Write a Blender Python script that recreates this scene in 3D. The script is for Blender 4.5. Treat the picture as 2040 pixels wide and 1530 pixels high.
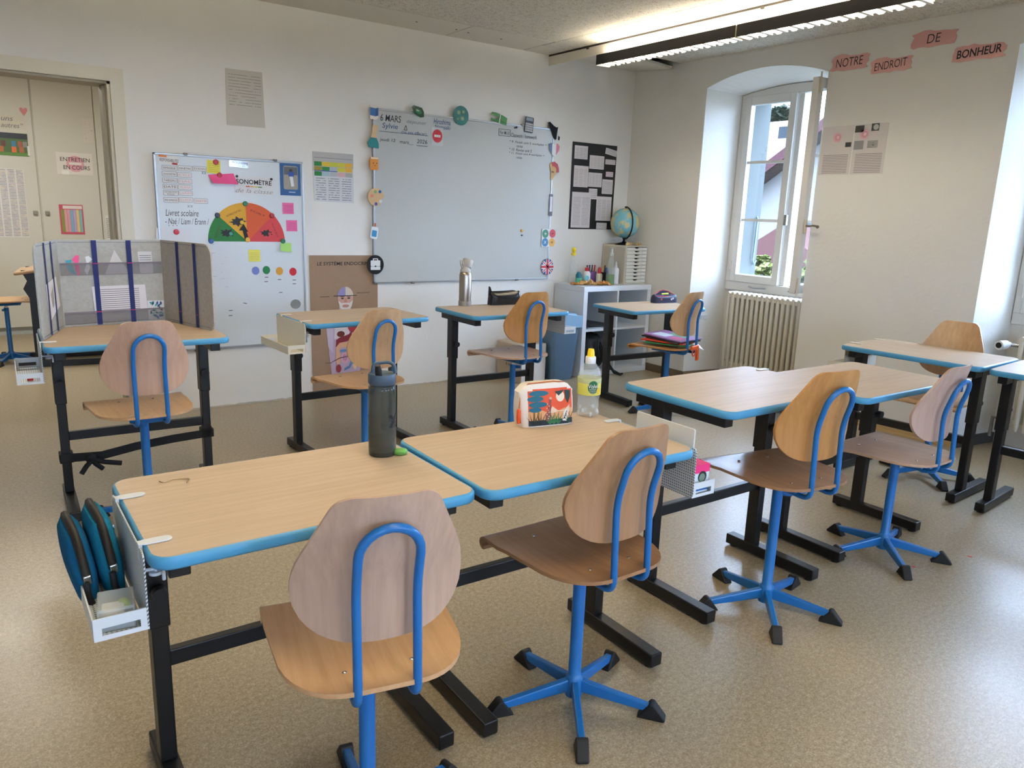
import bpy, bmesh, math, random
from mathutils import Vector, Matrix
for o in list(bpy.data.objects): bpy.data.objects.remove(o)
S = bpy.context.scene
COL = S.collection
PI = math.pi
R = math.radians

# ---------------------------------------------------------------- camera
cd = bpy.data.cameras.new('camera'); cam = bpy.data.objects.new('camera', cd); COL.objects.link(cam)
cd.sensor_fit = 'HORIZONTAL'; cd.sensor_width = 36.0; cd.lens = 36.0 * 1511.92 / 2040.0
cd.clip_start = 0.05; cd.clip_end = 300
_r = Vector((0.8145981, -0.5790065, 0.0343697)); _d = Vector((-0.0998674, -0.1983796, -0.9750241)); _f = Vector((0.5713636, 0.7908204, -0.2194235))
_u = -_d; _b = -_f
cam.matrix_world = Matrix(((_r.x, _u.x, _b.x, 0), (_r.y, _u.y, _b.y, 0), (_r.z, _u.z, _b.z, 1.32), (0, 0, 0, 1)))
S.camera = cam

# ---------------------------------------------------------------- world, exposure
W = bpy.data.worlds.new('sky'); S.world = W; W.use_nodes = True
_n = W.node_tree.nodes; _l = W.node_tree.links
_bg = _n['Background']; _bg.inputs[0].default_value = (0.65, 0.85, 1.20, 1); _bg.inputs[1].default_value = 28.5
S.view_settings.view_transform = 'Standard'
try: S.view_settings.look = 'None'
except Exception: pass
S.view_settings.gamma = 1.0; S.view_settings.use_curve_mapping = False
S.view_settings.exposure = 0.0
S.cycles.use_denoising = True
S.cycles.max_bounces = 9; S.cycles.diffuse_bounces = 6; S.cycles.glossy_bounces = 4; S.cycles.transmission_bounces = 8; S.cycles.transparent_max_bounces = 12
S.cycles.caustics_reflective = False; S.cycles.caustics_refractive = False
S.cycles.sample_clamp_indirect = 8.0

YB, XR, H = 5.081, 4.862, 2.546        # whiteboard wall, window wall, ceiling height
XF = 5.25                              # plane of the window frames
NICHES = [(3.22, 4.265), (1.01, 2.06), (-1.20, -0.15)]

def area_light(name, loc, rot, sx, sy, power, color, portal=False):
    ld = bpy.data.lights.new(name, 'AREA'); ld.shape = 'RECTANGLE'; ld.size = sx; ld.size_y = sy
    ld.energy = power; ld.color = color
    if portal: ld.cycles.is_portal = True
    o = bpy.data.objects.new(name, ld); COL.objects.link(o); o.location = loc; o.rotation_euler = rot
    return o
for i, (a, b) in enumerate(NICHES):   # sampling portals in the window openings
    area_light('window_portal', (5.60, (a + b) / 2 - 0.02, 1.57), (0, R(90), 0), 1.6, 1.02, 1, (1, 1, 1), True)
RWIN = [(-1.9, -.8), (.9, 1.8), (2.9, 4.0)]      # windows in the rear wall behind the camera (x ranges)
for a, b in RWIN:
    area_light('window_portal', ((a + b) / 2, -3.46, 1.45), (R(-90), 0, 0), b - a, 1.3, 1, (1, 1, 1), True)
# added unseen lights: assumed lamp rows, and the lamp of the next room
area_light('added_lamp_row', (0.9, 2.4, 2.40), (0, 0, 0), 0.14, 2.6, 8, (1.0, 0.85, 0.62))
area_light('added_lamp_row', (0.9, -0.9, 2.40), (0, 0, 0), 0.14, 2.4, 8, (1.0, 0.85, 0.62))
for _y, _l in ((2.4, 2.6), (-.9, 2.4)):       # added unseen uplights that brighten the ceiling and upper walls
    area_light('added_uplight', (0.9, _y, 2.28), (R(180), 0, 0), 0.14, _l, 58, (1.0, 0.87, 0.66))
area_light('next_room_lamp', (0.2, 7.0, 2.45), (0, 0, 0), 1.2, 0.3, 48, (1.0, 0.96, 0.88))

# ---------------------------------------------------------------- materials
def srgb(h):
    h = h.lstrip('#'); v = [int(h[i:i + 2], 16) / 255 for i in (0, 2, 4)]
    return tuple(((c / 12.92) if c <= 0.04045 else ((c + 0.055) / 1.055) ** 2.4) for c in v) + (1,)
class NT:
    def __init__(s, name):
        s.m = bpy.data.materials.new(name); s.m.use_nodes = True
        s.t = s.m.node_tree; s.n = s.t.nodes; s.b = s.n['Principled BSDF']
    def node(s, t, **k):
        x = s.n.new(t)
        for a, v in k.items(): setattr(x, a, v)
        return x
    def link(s, a, b): s.t.links.new(a, b)
    def put(s, sock, v):
        if hasattr(v, 'is_output') or isinstance(v, bpy.types.NodeSocket): s.link(v, sock)
        else: sock.default_value = v
    def math(s, op, a, b=None, c=None):
        x = s.node('ShaderNodeMath', operation=op); s.put(x.inputs[0], a)
        if b is not None: s.put(x.inputs[1], b)
        if c is not None: s.put(x.inputs[2], c)
        return x.outputs[0]
    def mix(s, f, a, b):
        x = s.node('ShaderNodeMix', data_type='RGBA'); s.put(x.inputs[0], f); s.put(x.inputs[6], a); s.put(x.inputs[7], b)
        return x.outputs[2]
    def noise(s, vec, scale, detail=2, rough=.5):
        x = s.node('ShaderNodeTexNoise'); 
        if vec is not None: s.link(vec, x.inputs['Vector'])
        x.inputs['Scale'].default_value = scale; x.inputs['Detail'].default_value = detail; x.inputs['Roughness'].default_value = rough
        return x.outputs[0]
    def coord(s, kind='Object'): return s.node('ShaderNodeTexCoord').outputs[kind]
    def map(s, v, sc=(1, 1, 1), rot=(0, 0, 0)):
        x = s.node('ShaderNodeMapping'); s.link(v, x.inputs[0]); x.inputs['Scale'].default_value = sc; x.inputs['Rotation'].default_value = rot
        return x.outputs[0]
    def ramp(s, v, stops):
        x = s.node('ShaderNodeValToRGB'); s.link(v, x.inputs[0]); e = x.color_ramp.elements
        while len(e) < len(stops): e.new(0.5)
        for i, (p, c) in enumerate(stops): e[i].position = p; e[i].color = c
        return x.outputs[0]
    def bump(s, h, strength=.2, dist=.002):
        x = s.node('ShaderNodeBump'); s.link(h, x.inputs['Height']); x.inputs['Strength'].default_value = strength; x.inputs['Distance'].default_value = dist
        s.link(x.outputs[0], s.b.inputs['Normal'])
_mc = {}
def mat(color, rough=.5, metal=0.0, spec=.5, emit=0, alpha=1, trans=0, ior=1.45, coat=0, var=0.0):
    key = (color, rough, metal, spec, emit, alpha, trans, ior, coat, var)
    if key in _mc: return _mc[key]
    t = NT('m_' + color.strip('#')); b = t.b
    b.inputs['Base Color'].default_value = srgb(color)
    if var:
        nz = t.noise(t.coord(), 14, 3); c = srgb(color); d = tuple(x * (1 - var) for x in c[:3]) + (1,)
        t.link(t.mix(nz, d, tuple(min(1, x * (1 + var * .5)) for x in c[:3]) + (1,)), b.inputs['Base Color'])
    b.inputs['Roughness'].default_value = rough; b.inputs['Metallic'].default_value = metal; b.inputs['Specular IOR Level'].default_value = spec
    b.inputs['IOR'].default_value = ior; b.inputs['Transmission Weight'].default_value = trans; b.inputs['Alpha'].default_value = alpha; b.inputs['Coat Weight'].default_value = coat
    if emit: b.inputs['Emission Color'].default_value = srgb(color); b.inputs['Emission Strength'].default_value = emit
    _mc[key] = t.m; return t.m

def wood(name, c1, c2, rough=.3, axis=0, scale=1.0, spec=.5):
    t = NT(name); v = t.coord()
    sc = [26 * scale] * 3; sc[axis] = 1.3 * scale
    n1 = t.noise(t.map(v, tuple(sc)), 3.0, 5, .6)
    sc2 = [7 * scale] * 3; sc2[axis] = .7 * scale
    n2 = t.noise(t.map(v, tuple(sc2)), 2.0, 2, .5)
    f = t.math('ADD', t.math('MULTIPLY', n1, .6), t.math('MULTIPLY', n2, .4))
    t.link(t.ramp(f, [(.33, srgb(c1)), (.67, srgb(c2))]), t.b.inputs['Base Color'])
    t.b.inputs['Roughness'].default_value = rough; t.b.inputs['Specular IOR Level'].default_value = spec
    return t.m
M_TOP = wood('beech_laminate', '#B19B83', '#C3AE96', .42, spec=.4)
M_SEAT_PALE = wood('pale_beech_ply', '#A98A74', '#BEA089', .36, 1)
M_SEAT_TAN = wood('tan_beech_ply', '#B78F67', '#CBA57C', .36, 1)
M_SEAT_BROWN = wood('brown_beech_ply', '#8A6547', '#A57E5B', .30, 1)
M_SEAT_ORANGE = wood('orange_beech_ply', '#A4703C', '#C08A50', .30, 1)
M_BACK_PALE = wood('pale_beech_back', '#A98D7D', '#BDA18F', .36, 2)
M_BACK_TAN = wood('tan_beech_back', '#B58D66', '#CAA67E', .36, 2)
M_BACK_BROWN = wood('brown_beech_back', '#9A7556', '#B28B69', .30, 2)
M_BACK_ORANGE = wood('orange_beech_back', '#A8743F', '#C28F56', .30, 2)
M_EDGE = mat('#4A97C4', .4)
M_BLUE = mat('#1B68AE', .3, 0, .5)
M_BLACK = mat('#0E0E10', .38)
M_CAP = mat('#161617', .6)
M_CHROME = mat('#B9BCC0', .22, 1.0)
M_WHITE = mat('#E4E6E6', .4)
M_WMETAL = mat('#DDE2E6', .38)
M_CREAM = mat('#DAD6C8', .42)
M_PAPER = mat('#E2E1E4', .55)
M_INK = mat('#1C1B20', .6)
M_GREYINK = mat('#77757A', .6)
M_ALU = mat('#A9ADB0', .35, .8)

def wallpaint(name, c, bump=.35, sc=60):
    t = NT(name); v = t.coord()
    n = t.noise(v, 2.2, 4, .55); cc = srgb(c)
    t.link(t.mix(n, tuple(x * .94 for x in cc[:3]) + (1,), tuple(min(1, x * 1.03) for x in cc[:3]) + (1,)), t.b.inputs['Base Color'])
    t.b.inputs['Roughness'].default_value = .75; t.b.inputs['Specular IOR Level'].default_value = .3
    t.bump(t.noise(v, sc, 4, .6), bump, .004); return t.m
M_WALL = wallpaint('white_plaster', '#E7E5E0', .22, 45)
M_WALLR = wallpaint('rough_plaster', '#E2E0DA', .5, 38)
M_CAB = mat('#CFCCBF', .45)
def floor_mat():
    t = NT('speckled_linoleum'); v = t.coord()
    a = t.noise(v, 210, 2, .6); b = t.noise(v, 70, 3, .6); c = t.noise(v, 1.6, 3, .5)
    f = t.math('ADD', t.math('MULTIPLY', a, .62), t.math('MULTIPLY', b, .38))
    base = t.ramp(f, [(.34, srgb('#776B55')), (.50, srgb('#9C8F77')), (.66, srgb('#BFB49E'))])
    t.link(t.mix(t.math('MULTIPLY', c, .35), base, srgb('#A08D6C')), t.b.inputs['Base Color'])
    t.link(t.math('ADD', t.math('MULTIPLY', c, .12), .25), t.b.inputs['Roughness'])
    t.b.inputs['Specular IOR Level'].default_value = .5
    t.bump(t.noise(v, 16, 3, .6), .05, .003); return t.m
M_FLOOR = floor_mat()
def acoustic():
    t = NT('acoustic_ceiling'); v = t.coord()
    n = t.noise(v, 95, 3, .65); n2 = t.noise(v, 34, 2, .5)
    f = t.math('ADD', t.math('MULTIPLY', n, .75), t.math('MULTIPLY', n2, .25))
    t.link(t.ramp(f, [(.36, srgb('#8F8B7E')), (.47, srgb('#D0CCC1')), (.7, srgb('#DEDAD0'))]), t.b.inputs['Base Color'])
    t.b.inputs['Roughness'].default_value = .9; t.bump(f, .5, .004); return t.m
M_ACOU = acoustic()
def felt(name, c):
    t = NT(name); v = t.coord(); n = t.noise(v, 60, 5, .7); cc = srgb(c)
    t.link(t.mix(n, tuple(x * .72 for x in cc[:3]) + (1,), tuple(min(1, x * 1.25) for x in cc[:3]) + (1,)), t.b.inputs['Base Color'])
    t.b.inputs['Roughness'].default_value = .95; t.b.inputs['Specular IOR Level'].default_value = .1
    t.bump(t.noise(v, 220, 3, .7), .5, .002); return t.m
M_FELT = felt('grey_felt', '#A9ACAC')
M_FELTD = felt('dark_grey_felt', '#A5A29D')

def page(key, rows=22, cols=1, dens=.46, paper='#E3E2E4', ink='#8C8A8E', m=(.08, .92, .06, .90), thick=.42, wscale=11, tint=None):
    """printed page: rows of broken ink lines in UV space"""
    t = NT('page_' + key); uv = t.node('ShaderNodeTexCoord').outputs['UV']
    sp = t.node('ShaderNodeSeparateXYZ'); t.link(uv, sp.inputs[0]); u, v = sp.outputs[0], sp.outputs[1]
    vr = t.math('MULTIPLY', v, float(rows)); row = t.math('FLOOR', vr)
    line = t.math('LESS_THAN', t.math('FRACT', vr), thick)
    cb = t.node('ShaderNodeCombineXYZ'); t.link(t.math('MULTIPLY', u, float(wscale)), cb.inputs[0]); t.link(t.math('MULTIPLY', row, 3.71), cb.inputs[1]); cb.inputs[2].default_value = (hash(key) % 97) * 1.3 if False else sum(map(ord, key)) * .37
    wn = t.math('GREATER_THAN', t.noise(cb.outputs[0], 1.0, 3, .8), 1 - dens - .06)
    uc = t.math('FRACT', t.math('MULTIPLY', u, float(cols)))
    gap = t.math('MULTIPLY', t.math('GREATER_THAN', uc, .10), t.math('LESS_THAN', uc, .92)) if cols > 1 else 1.0
    mk = t.math('MULTIPLY', line, wn); 
    if cols > 1: mk = t.math('MULTIPLY', mk, gap)
    for q, lim, op in ((u, m[0], 'GREATER_THAN'), (u, m[1], 'LESS_THAN'), (v, m[2], 'GREATER_THAN'), (v, m[3], 'LESS_THAN')):
        mk = t.math('MULTIPLY', mk, t.math(op, q, lim))
    base = srgb(paper)
    inkc = srgb(ink)
    if tint:
        cb2 = t.node('ShaderNodeCombineXYZ'); t.link(t.math('MULTIPLY', u, 5.0), cb2.inputs[0]); t.link(t.math('MULTIPLY', row, 1.9), cb2.inputs[1])
        inkc = t.ramp(t.noise(cb2.outputs[0], 1, 1), [(.35, srgb(tint[0])), (.5, srgb(tint[1])), (.65, srgb(tint[2]))])
    t.link(t.mix(mk, base, inkc), t.b.inputs['Base Color'])
    t.b.inputs['Roughness'].default_value = .35; return t.m

# ---------------------------------------------------------------- mesh builder
class G:
    def __init__(s): s.v = []; s.f = []; s.mi = []; s.uv = []; s.cur = 0
    def add(s, vs, fs, uvs=None):
        o = len(s.v); s.v += [tuple(map(float, p)) for p in vs]
        for k, f in enumerate(fs):
            s.f.append([o + i for i in f]); s.mi.append(s.cur); s.uv.append(uvs[k] if uvs else None)
        return s
    def m(s, i): s.cur = i; return s
    def box(s, c, d, rot=None):
        hx, hy, hz = [x / 2 for x in d]; c = Vector(c)
        vs = [Vector((x, y, z)) for z in (-hz, hz) for y in (-hy, hy) for x in (-hx, hx)]
        if rot is not None: vs = [rot @ p for p in vs]
        return s.add([c + p for p in vs], [(0, 2, 3, 1), (4, 5, 7, 6), (0, 1, 5, 4), (2, 6, 7, 3), (0, 4, 6, 2), (1, 3, 7, 5)])
    def bb(s, x0, x1, y0, y1, z0, z1): return s.box(((x0 + x1) / 2, (y0 + y1) / 2, (z0 + z1) / 2), (abs(x1 - x0), abs(y1 - y0), abs(z1 - z0)))
    def prism(s, poly, a0, a1, plane='xy'):
        """poly: 2D outline; extruded between a0 and a1 along the remaining axis"""
        def P(p, a): return {'xy': (p[0], p[1], a), 'xz': (p[0], a, p[1]), 'yz': (a, p[0], p[1])}[plane]
        n = len(poly); ar = sum(poly[i][0] * poly[(i + 1) % n][1] - poly[(i + 1) % n][0] * poly[i][1] for i in range(n))
        if (ar < 0) ^ (plane == 'xz'): poly = poly[::-1]
        if a1 < a0: a0, a1 = a1, a0
        xs = [p[0] for p in poly]; ys = [p[1] for p in poly]; x0, y0 = min(xs), min(ys); w = max(max(xs) - x0, 1e-6); h = max(max(ys) - y0, 1e-6)
        uv = [((p[0] - x0) / w, (p[1] - y0) / h) for p in poly]
        vs = [P(p, a0) for p in poly] + [P(p, a1) for p in poly]
        fs = [list(range(n))[::-1], list(range(n, 2 * n))] + [(i, (i + 1) % n, n + (i + 1) % n, n + i) for i in range(n)]
        uvs = [uv[::-1], uv] + [[(0, 0)] * 4 for _ in range(n)]
        return s.add(vs, fs, uvs)
    def tube(s, pts, r, n=10, closed=False, caps=True):
        pts = [Vector(p) for p in pts]; N = len(pts)
        rs = r if isinstance(r, (list, tuple)) else [r] * N
        up = None; rings = []
        for i, p in enumerate(pts):
            if closed: t = pts[(i + 1) % N] - pts[i - 1]
            else: t = (pts[min(i + 1, N - 1)] - pts[max(i - 1, 0)])
            t.normalize()
            if up is None:
                up = Vector((0, 0, 1)) if abs(t.z) < .9 else Vector((1, 0, 0))
            a = up - t * up.dot(t)
            if a.length < 1e-6: a = t.orthogonal()
            a.normalize(); up = a; b = t.cross(a)
            rings.append([p + (a * math.cos(2 * PI * k / n) + b * math.sin(2 * PI * k / n)) * rs[i] for k in range(n)])
        vs = [q for rg in rings for q in rg]; fs = []
        for i in range(N if closed else N - 1):
            j = (i + 1) % N
            for k in range(n): fs.append((i * n + k, i * n + (k + 1) % n, j * n + (k + 1) % n, j * n + k))
        if caps and not closed: fs += [list(range(n))[::-1], [(N - 1) * n + k for k in range(n)]]
        return s.add(vs, fs)
    def cyl(s, p0, p1, r0, r1=None, n=16): return s.tube([p0, p1], [r0, r0 if r1 is None else r1], n)
    def lathe(s, prof, c=(0, 0, 0), n=24, sx=1, sy=1):
        c = Vector(c); vs = []; fs = []
        for r, z in prof: vs += [c + Vector((r * sx * math.cos(2 * PI * k / n), r * sy * math.sin(2 * PI * k / n), z)) for k in range(n)]
        for i in range(len(prof) - 1):
            for k in range(n): fs.append((i * n + k, i * n + (k + 1) % n, (i + 1) * n + (k + 1) % n, (i + 1) * n + k))
        fs += [list(range(n))[::-1], [(len(prof) - 1) * n + k for k in range(n)]]
        return s.add(vs, fs)
    def sph(s, c, r, n=14, sc=(1, 1, 1)):
        prof = [(max(1e-4, r * math.sin(PI * i / n)), -r * math.cos(PI * i / n)) for i in range(n + 1)]
        o = len(s.v); s.lathe(prof, (0, 0, 0), n * 2)
        for i in range(o, len(s.v)): x, y, z = s.v[i]; s.v[i] = (c[0] + x * sc[0], c[1] + y * sc[1], c[2] + z * sc[2])
        return s
    def grid(s, rows, close=False):
        """rows of points -> quads"""
        m = len(rows[0]); vs = [p for r in rows for p in r]; fs = []; uvs = []
        for i in range(len(rows) - 1):
            for j in range(m - 1):
                fs.append((i * m + j, i * m + j + 1, (i + 1) * m + j + 1, (i + 1) * m + j))
                uvs.append([(j / (m - 1), i / (len(rows) - 1)), ((j + 1) / (m - 1), i / (len(rows) - 1)), ((j + 1) / (m - 1), (i + 1) / (len(rows) - 1)), (j / (m - 1), (i + 1) / (len(rows) - 1))])
        return s.add(vs, fs, uvs)
    def shell(s, rows, t, nf=None):
        """closed slab from a grid of points: thickness t against the surface normal"""
        m = len(rows[0]); n = len(rows); P = [[Vector(p) for p in r] for r in rows]; B = []
        for i in range(n):
            rr = []
            for j in range(m):
                a = P[min(i + 1, n - 1)][j] - P[max(i - 1, 0)][j]; b = P[i][min(j + 1, m - 1)] - P[i][max(j - 1, 0)]
                nn = nf(i) if nf and nf(i) else b.cross(a); nn = nn.normalized() if nn.length > 1e-9 else Vector((0, 0, 1)); rr.append(P[i][j] - nn * t)
            B.append(rr)
        s.grid(P); s.grid([r[::-1] for r in B])
        ring = [(0, j) for j in range(m)] + [(i, m - 1) for i in range(1, n)] + [(n - 1, j) for j in range(m - 2, -1, -1)] + [(i, 0) for i in range(n - 2, 0, -1)]
        vs = [P[i][j] for i, j in ring] + [B[i][j] for i, j in ring]; k = len(ring)
        return s.add(vs, [(q, k + q, k + (q + 1) % k, (q + 1) % k) for q in range(k)])
    def mesh(s, name, smooth=0):
        me = bpy.data.meshes.new(name); me.from_pydata(s.v, [], s.f)
        if any(s.uv):
            ul = me.uv_layers.new(name='UVMap'); k = 0
            for f, u in zip(s.f, s.uv):
                for i in range(len(f)):
                    if u: ul.data[k].uv = u[i]
                    k += 1
        for p, i in zip(me.polygons, s.mi): p.material_index = i
        if smooth:
            bm = bmesh.new(); bm.from_mesh(me); bmesh.ops.remove_doubles(bm, verts=bm.verts, dist=1e-5); bm.to_mesh(me); bm.free()
            for p in me.polygons: p.use_smooth = True
            me.set_sharp_from_angle(angle=R(smooth))
        me.update(); return me
    def build(s, name, mats, parent=None, smooth=0, bevel=0, loc=None, rz=None):
        me = s.mesh(name, smooth)
        for mm in (mats if isinstance(mats, (list, tuple)) else [mats]): me.materials.append(mm)
        o = bpy.data.objects.new(name, me); COL.objects.link(o)
        if parent: o.parent = parent
        if loc is not None: o.location = loc
        if rz is not None: o.rotation_euler = (0, 0, rz)
        if bevel:
            b = o.modifiers.new('bevel', 'BEVEL'); b.width = bevel; b.segments = 2; b.limit_method = 'ANGLE'; b.angle_limit = R(40)
        return o
def tag(o, label=None, cat=None, group=None, kind=None):
    for k, v in (('label', label), ('category', cat), ('group', group), ('kind', kind)):
        if v: o[k] = v
    return o
def empty(name, loc=(0, 0, 0), rz=0, label=None, cat=None, group=None, kind=None):
    o = bpy.data.objects.new(name, None); COL.objects.link(o); o.location = loc; o.rotation_euler = (0, 0, rz); o.empty_display_size = .05
    return tag(o, label, cat, group, kind)
def struct(name, g, m, parent=None, smooth=0, bevel=0):
    o = g.build(name, m, parent, smooth, bevel)
    if not parent: o['kind'] = 'structure'
    return o
def rrect(w, h, r, n=6, cx=0, cy=0):
    pts = []
    for (sx, sy, a0) in ((1, 1, 0), (-1, 1, 90), (-1, -1, 180), (1, -1, 270)):
        for k in range(n + 1):
            a = R(a0 + 90 * k / n); pts.append((cx + sx * (w / 2 - r) + r * math.cos(a), cy + sy * (h / 2 - r) + r * math.sin(a)))
    return pts
def ngon(r, n=24, cx=0, cy=0, sx=1, sy=1): return [(cx + sx * r * math.cos(2 * PI * k / n), cy + sy * r * math.sin(2 * PI * k / n)) for k in range(n)]
def rect(w, h, cx=0, cy=0): return [(cx - w / 2, cy - h / 2), (cx + w / 2, cy - h / 2), (cx + w / 2, cy + h / 2), (cx - w / 2, cy + h / 2)]

# frames for flat things on walls: local x right, local y up, local z towards the room
BACK = Matrix(((1, 0, 0), (0, 0, -1), (0, 1, 0)))
RIGHT = Matrix(((0, 0, -1), (-1, 0, 0), (0, 1, 0)))
FLAT = Matrix(((1, 0, 0), (0, 1, 0), (0, 0, 1)))
def place(o, origin, basis, roll=0):
    o.matrix_world = Matrix.Translation(Vector(origin)) @ basis.to_4x4() @ Matrix.Rotation(roll, 4, 'Z')
    return o
def wallthing(name, origin, basis, outline, m, label, cat, th=.0015, roll=0, group=None, bevel=0):
    o = G().prism(outline, 0, th).build(name, m, None, 0, bevel)
    place(o, origin, basis, roll); return tag(o, label, cat, group)
def deco(parent, name, outline, m, z=.002, th=.0006, label=None):
    o = G().prism(outline, z, z + th).build(name, m, parent)
    if label: o['label'] = label
    return o
_tc = 0
def text(parent, s, cx, cy, w, h=None, m=None, z=.0022, shear=0, rot=0, thin=0, name='lettering', spacing=1.0):
    cu = bpy.data.curves.new('txt', 'FONT'); cu.body = s; cu.align_x = 'CENTER'; cu.align_y = 'CENTER'; cu.size = 1; cu.shear = shear; cu.offset = thin; cu.resolution_u = 3; cu.space_character = spacing
    to = bpy.data.objects.new('txt', cu); me = bpy.data.meshes.new_from_object(to)
    bpy.data.objects.remove(to); bpy.data.curves.remove(cu)
    xs = [v.co.x for v in me.vertices]; ys = [v.co.y for v in me.vertices]
    x0, x1, y0, y1 = min(xs), max(xs), min(ys), max(ys); k = w / (x1 - x0); ky = (h / (y1 - y0)) if h else k
    for v in me.vertices: v.co = ((v.co.x - (x0 + x1) / 2) * k, (v.co.y - (y0 + y1) / 2) * ky, 0)
    me.materials.clear(); me.materials.append(m or M_INK); me.name = name
    o = bpy.data.objects.new(name, me); COL.objects.link(o); o.parent = parent; o.location = (cx, cy, z); o.rotation_euler = (0, 0, rot)
    return o

# ================================================================ ROOM
XL, YR = -2.8, -3.2                     # left wall, rear wall (behind the camera)
YN = 9.25                               # far end of the next room
g = G().bb(XL - .2, XF + .02, YR - .2, YN + .1, -.08, 0)
struct('floor', g, M_FLOOR)
# ceiling: dark void above, panels below it
ceil = struct('ceiling', G().bb(XL - .2, XR + .05, YR - .2, YN + .1, H + .05, H + .16), mat('#35322C', .9))
M_PANEL = mat('#D6D2C7', .6)
def cpanel(x0, x1, y0, y1, m, dz=0):
    return G().bb(x0, x1, y0, y1, H + dz, H + .05 + dz * .0).build('panel', m, ceil)
for x0, x1 in ((XL, -1.4), (-1.4, .02), (.02, 1.49), (1.49, 2.965), (2.97, 3.66)):
    cpanel(x0 + .002, x1 - .002, 4.69, YB, M_PANEL)
for y0, y1 in ((YR, .3), (.3, 4.686)):
    cpanel(XL, .28, y0, y1, M_ACOU); cpanel(.284, 3.664, y0, y1 - .003, M_ACOU)
cpanel(3.67, 3.912, YR, 4.86, M_ACOU); cpanel(3.668, 3.912, 4.862, YB, M_PANEL)
cpanel(3.94, XR + .04, YR, 1.2, M_ACOU); cpanel(3.94, XR + .04, 1.205, 4.56, M_ACOU)
# the corner tile has slipped: its near edge hangs and leaves a dark gap
tl = G(); tl.add([(3.95, 4.60, H + .012), (4.85, 4.645, H - .035), (4.86, YB, H), (3.95, YB, H), (3.95, 4.60, H + .032), (4.85, 4.645, H - .015), (4.86, YB, H + .02), (3.95, YB, H + .02)],
    [(3, 2, 1, 0), (4, 5, 6, 7), (0, 1, 5, 4), (1, 2, 6, 5), (2, 3, 7, 6), (3, 0, 4, 7)])
tl.build('panel', mat('#DAD6CB', .6), ceil)
for x, y in ((2.62, 4.86), (2.93, 4.86), (3.04, 4.88), (3.32, 4.88), (4.35, 4.85)):
    G().cyl((x, y, H - .003), (x, y, H + .002), .007, None, 10).build('screw', mat('#6E6A60', .5), ceil)
struct('ceiling_next', G().bb(XL, 2.2, YB + .18, YN, H, H + .04), M_PANEL)
# fascia board along the ceiling that the lamps hang beside, dark groove above it
fa = struct('trim_1', G().bb(3.918, 3.934, YR, YB - .002, 2.468, H - .012), mat('#DDD8CB', .55))
G().bb(3.914, 3.936, YR, YB - .004, H - .012, H + .04).build('groove', mat('#2B2721', .8), fa)
for y in (4.6, 3.06, 2.4): G().bb(3.908, 3.918, y, y + .02, H - .022, H - .008).build('clip', mat('#3A352C', .6), fa)

# back wall with the doorway to the next room
DX0, DX1, DZ, WT = -.30, .772, 1.972, .17
g = G().bb(DX1, XR + .4, YB, YB + WT, 0, H + .05).bb(XL - .2, DX0, YB, YB + WT, 0, H + .05).bb(DX0, DX1, YB, YB + WT, DZ, H + .05)
struct('wall_back', g, M_WALL)
struct('wall_left', G().bb(XL - .2, XL, YR - .2, YB, 0, H + .05), M_WALL)
g = G().bb(XL - .2, XR + .4, YR - .2, YR, 0, .8).bb(XL - .2, XR + .4, YR - .2, YR, 2.1, H + .05); _x = XL - .2
for a, b in RWIN: g.bb(_x, a, YR - .2, YR, .8, 2.1); _x = b
g.bb(_x, XR + .4, YR - .2, YR, .8, 2.1)
struct('wall_rear', g, M_WALL)
g = G().bb(XL - .2, XL, YB + WT, YN, 0, H + .05).bb(2.2, 2.35, YB + WT, YN, 0, H + .05).bb(XL - .2, 2.35, YN, YN + .1, 0, H + .05)
struct('wall_next', g, M_WALL)
# door frame
dr = empty('door_1', (0, 0, 0), kind='structure')
M_FRAME = mat('#D6D0BF', .45)
G().bb(DX1, DX1 + .072, YB - .014, YB, 0, DZ).build('casing', M_FRAME, dr); G().bb(DX1, DX1 + .054, YB - .021, YB - .014, 0, DZ).build('casing_moulding', M_FRAME, dr)
G().bb(DX0 - .072, DX1 + .072, YB - .014, YB, DZ, DZ + .072).build('casing', M_FRAME, dr); G().bb(DX0 - .054, DX1 + .054, YB - .021, YB - .014, DZ, DZ + .054).build('casing_moulding', M_FRAME, dr)
G().bb(DX0 - .072, DX0, YB - .014, YB, 0, DZ).build('casing', M_FRAME, dr)
G().bb(DX1 - .016, DX1 + .004, YB - .004, YB + WT + .01, 0, DZ).build('jamb', M_FRAME, dr)
G().bb(DX1 - .034, DX1 - .016, YB + .06, YB + WT + .01, 0, DZ - .018).build('door_stop', mat('#A9A292', .5), dr)
G().bb(DX0, DX0 + .016, YB - .004, YB + WT + .01, 0, DZ).build('jamb', M_FRAME, dr)
G().bb(DX0, DX1, YB - .004, YB + WT + .01, DZ - .014, DZ + .004).build('jamb', mat('#A39C8B', .5), dr)

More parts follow.
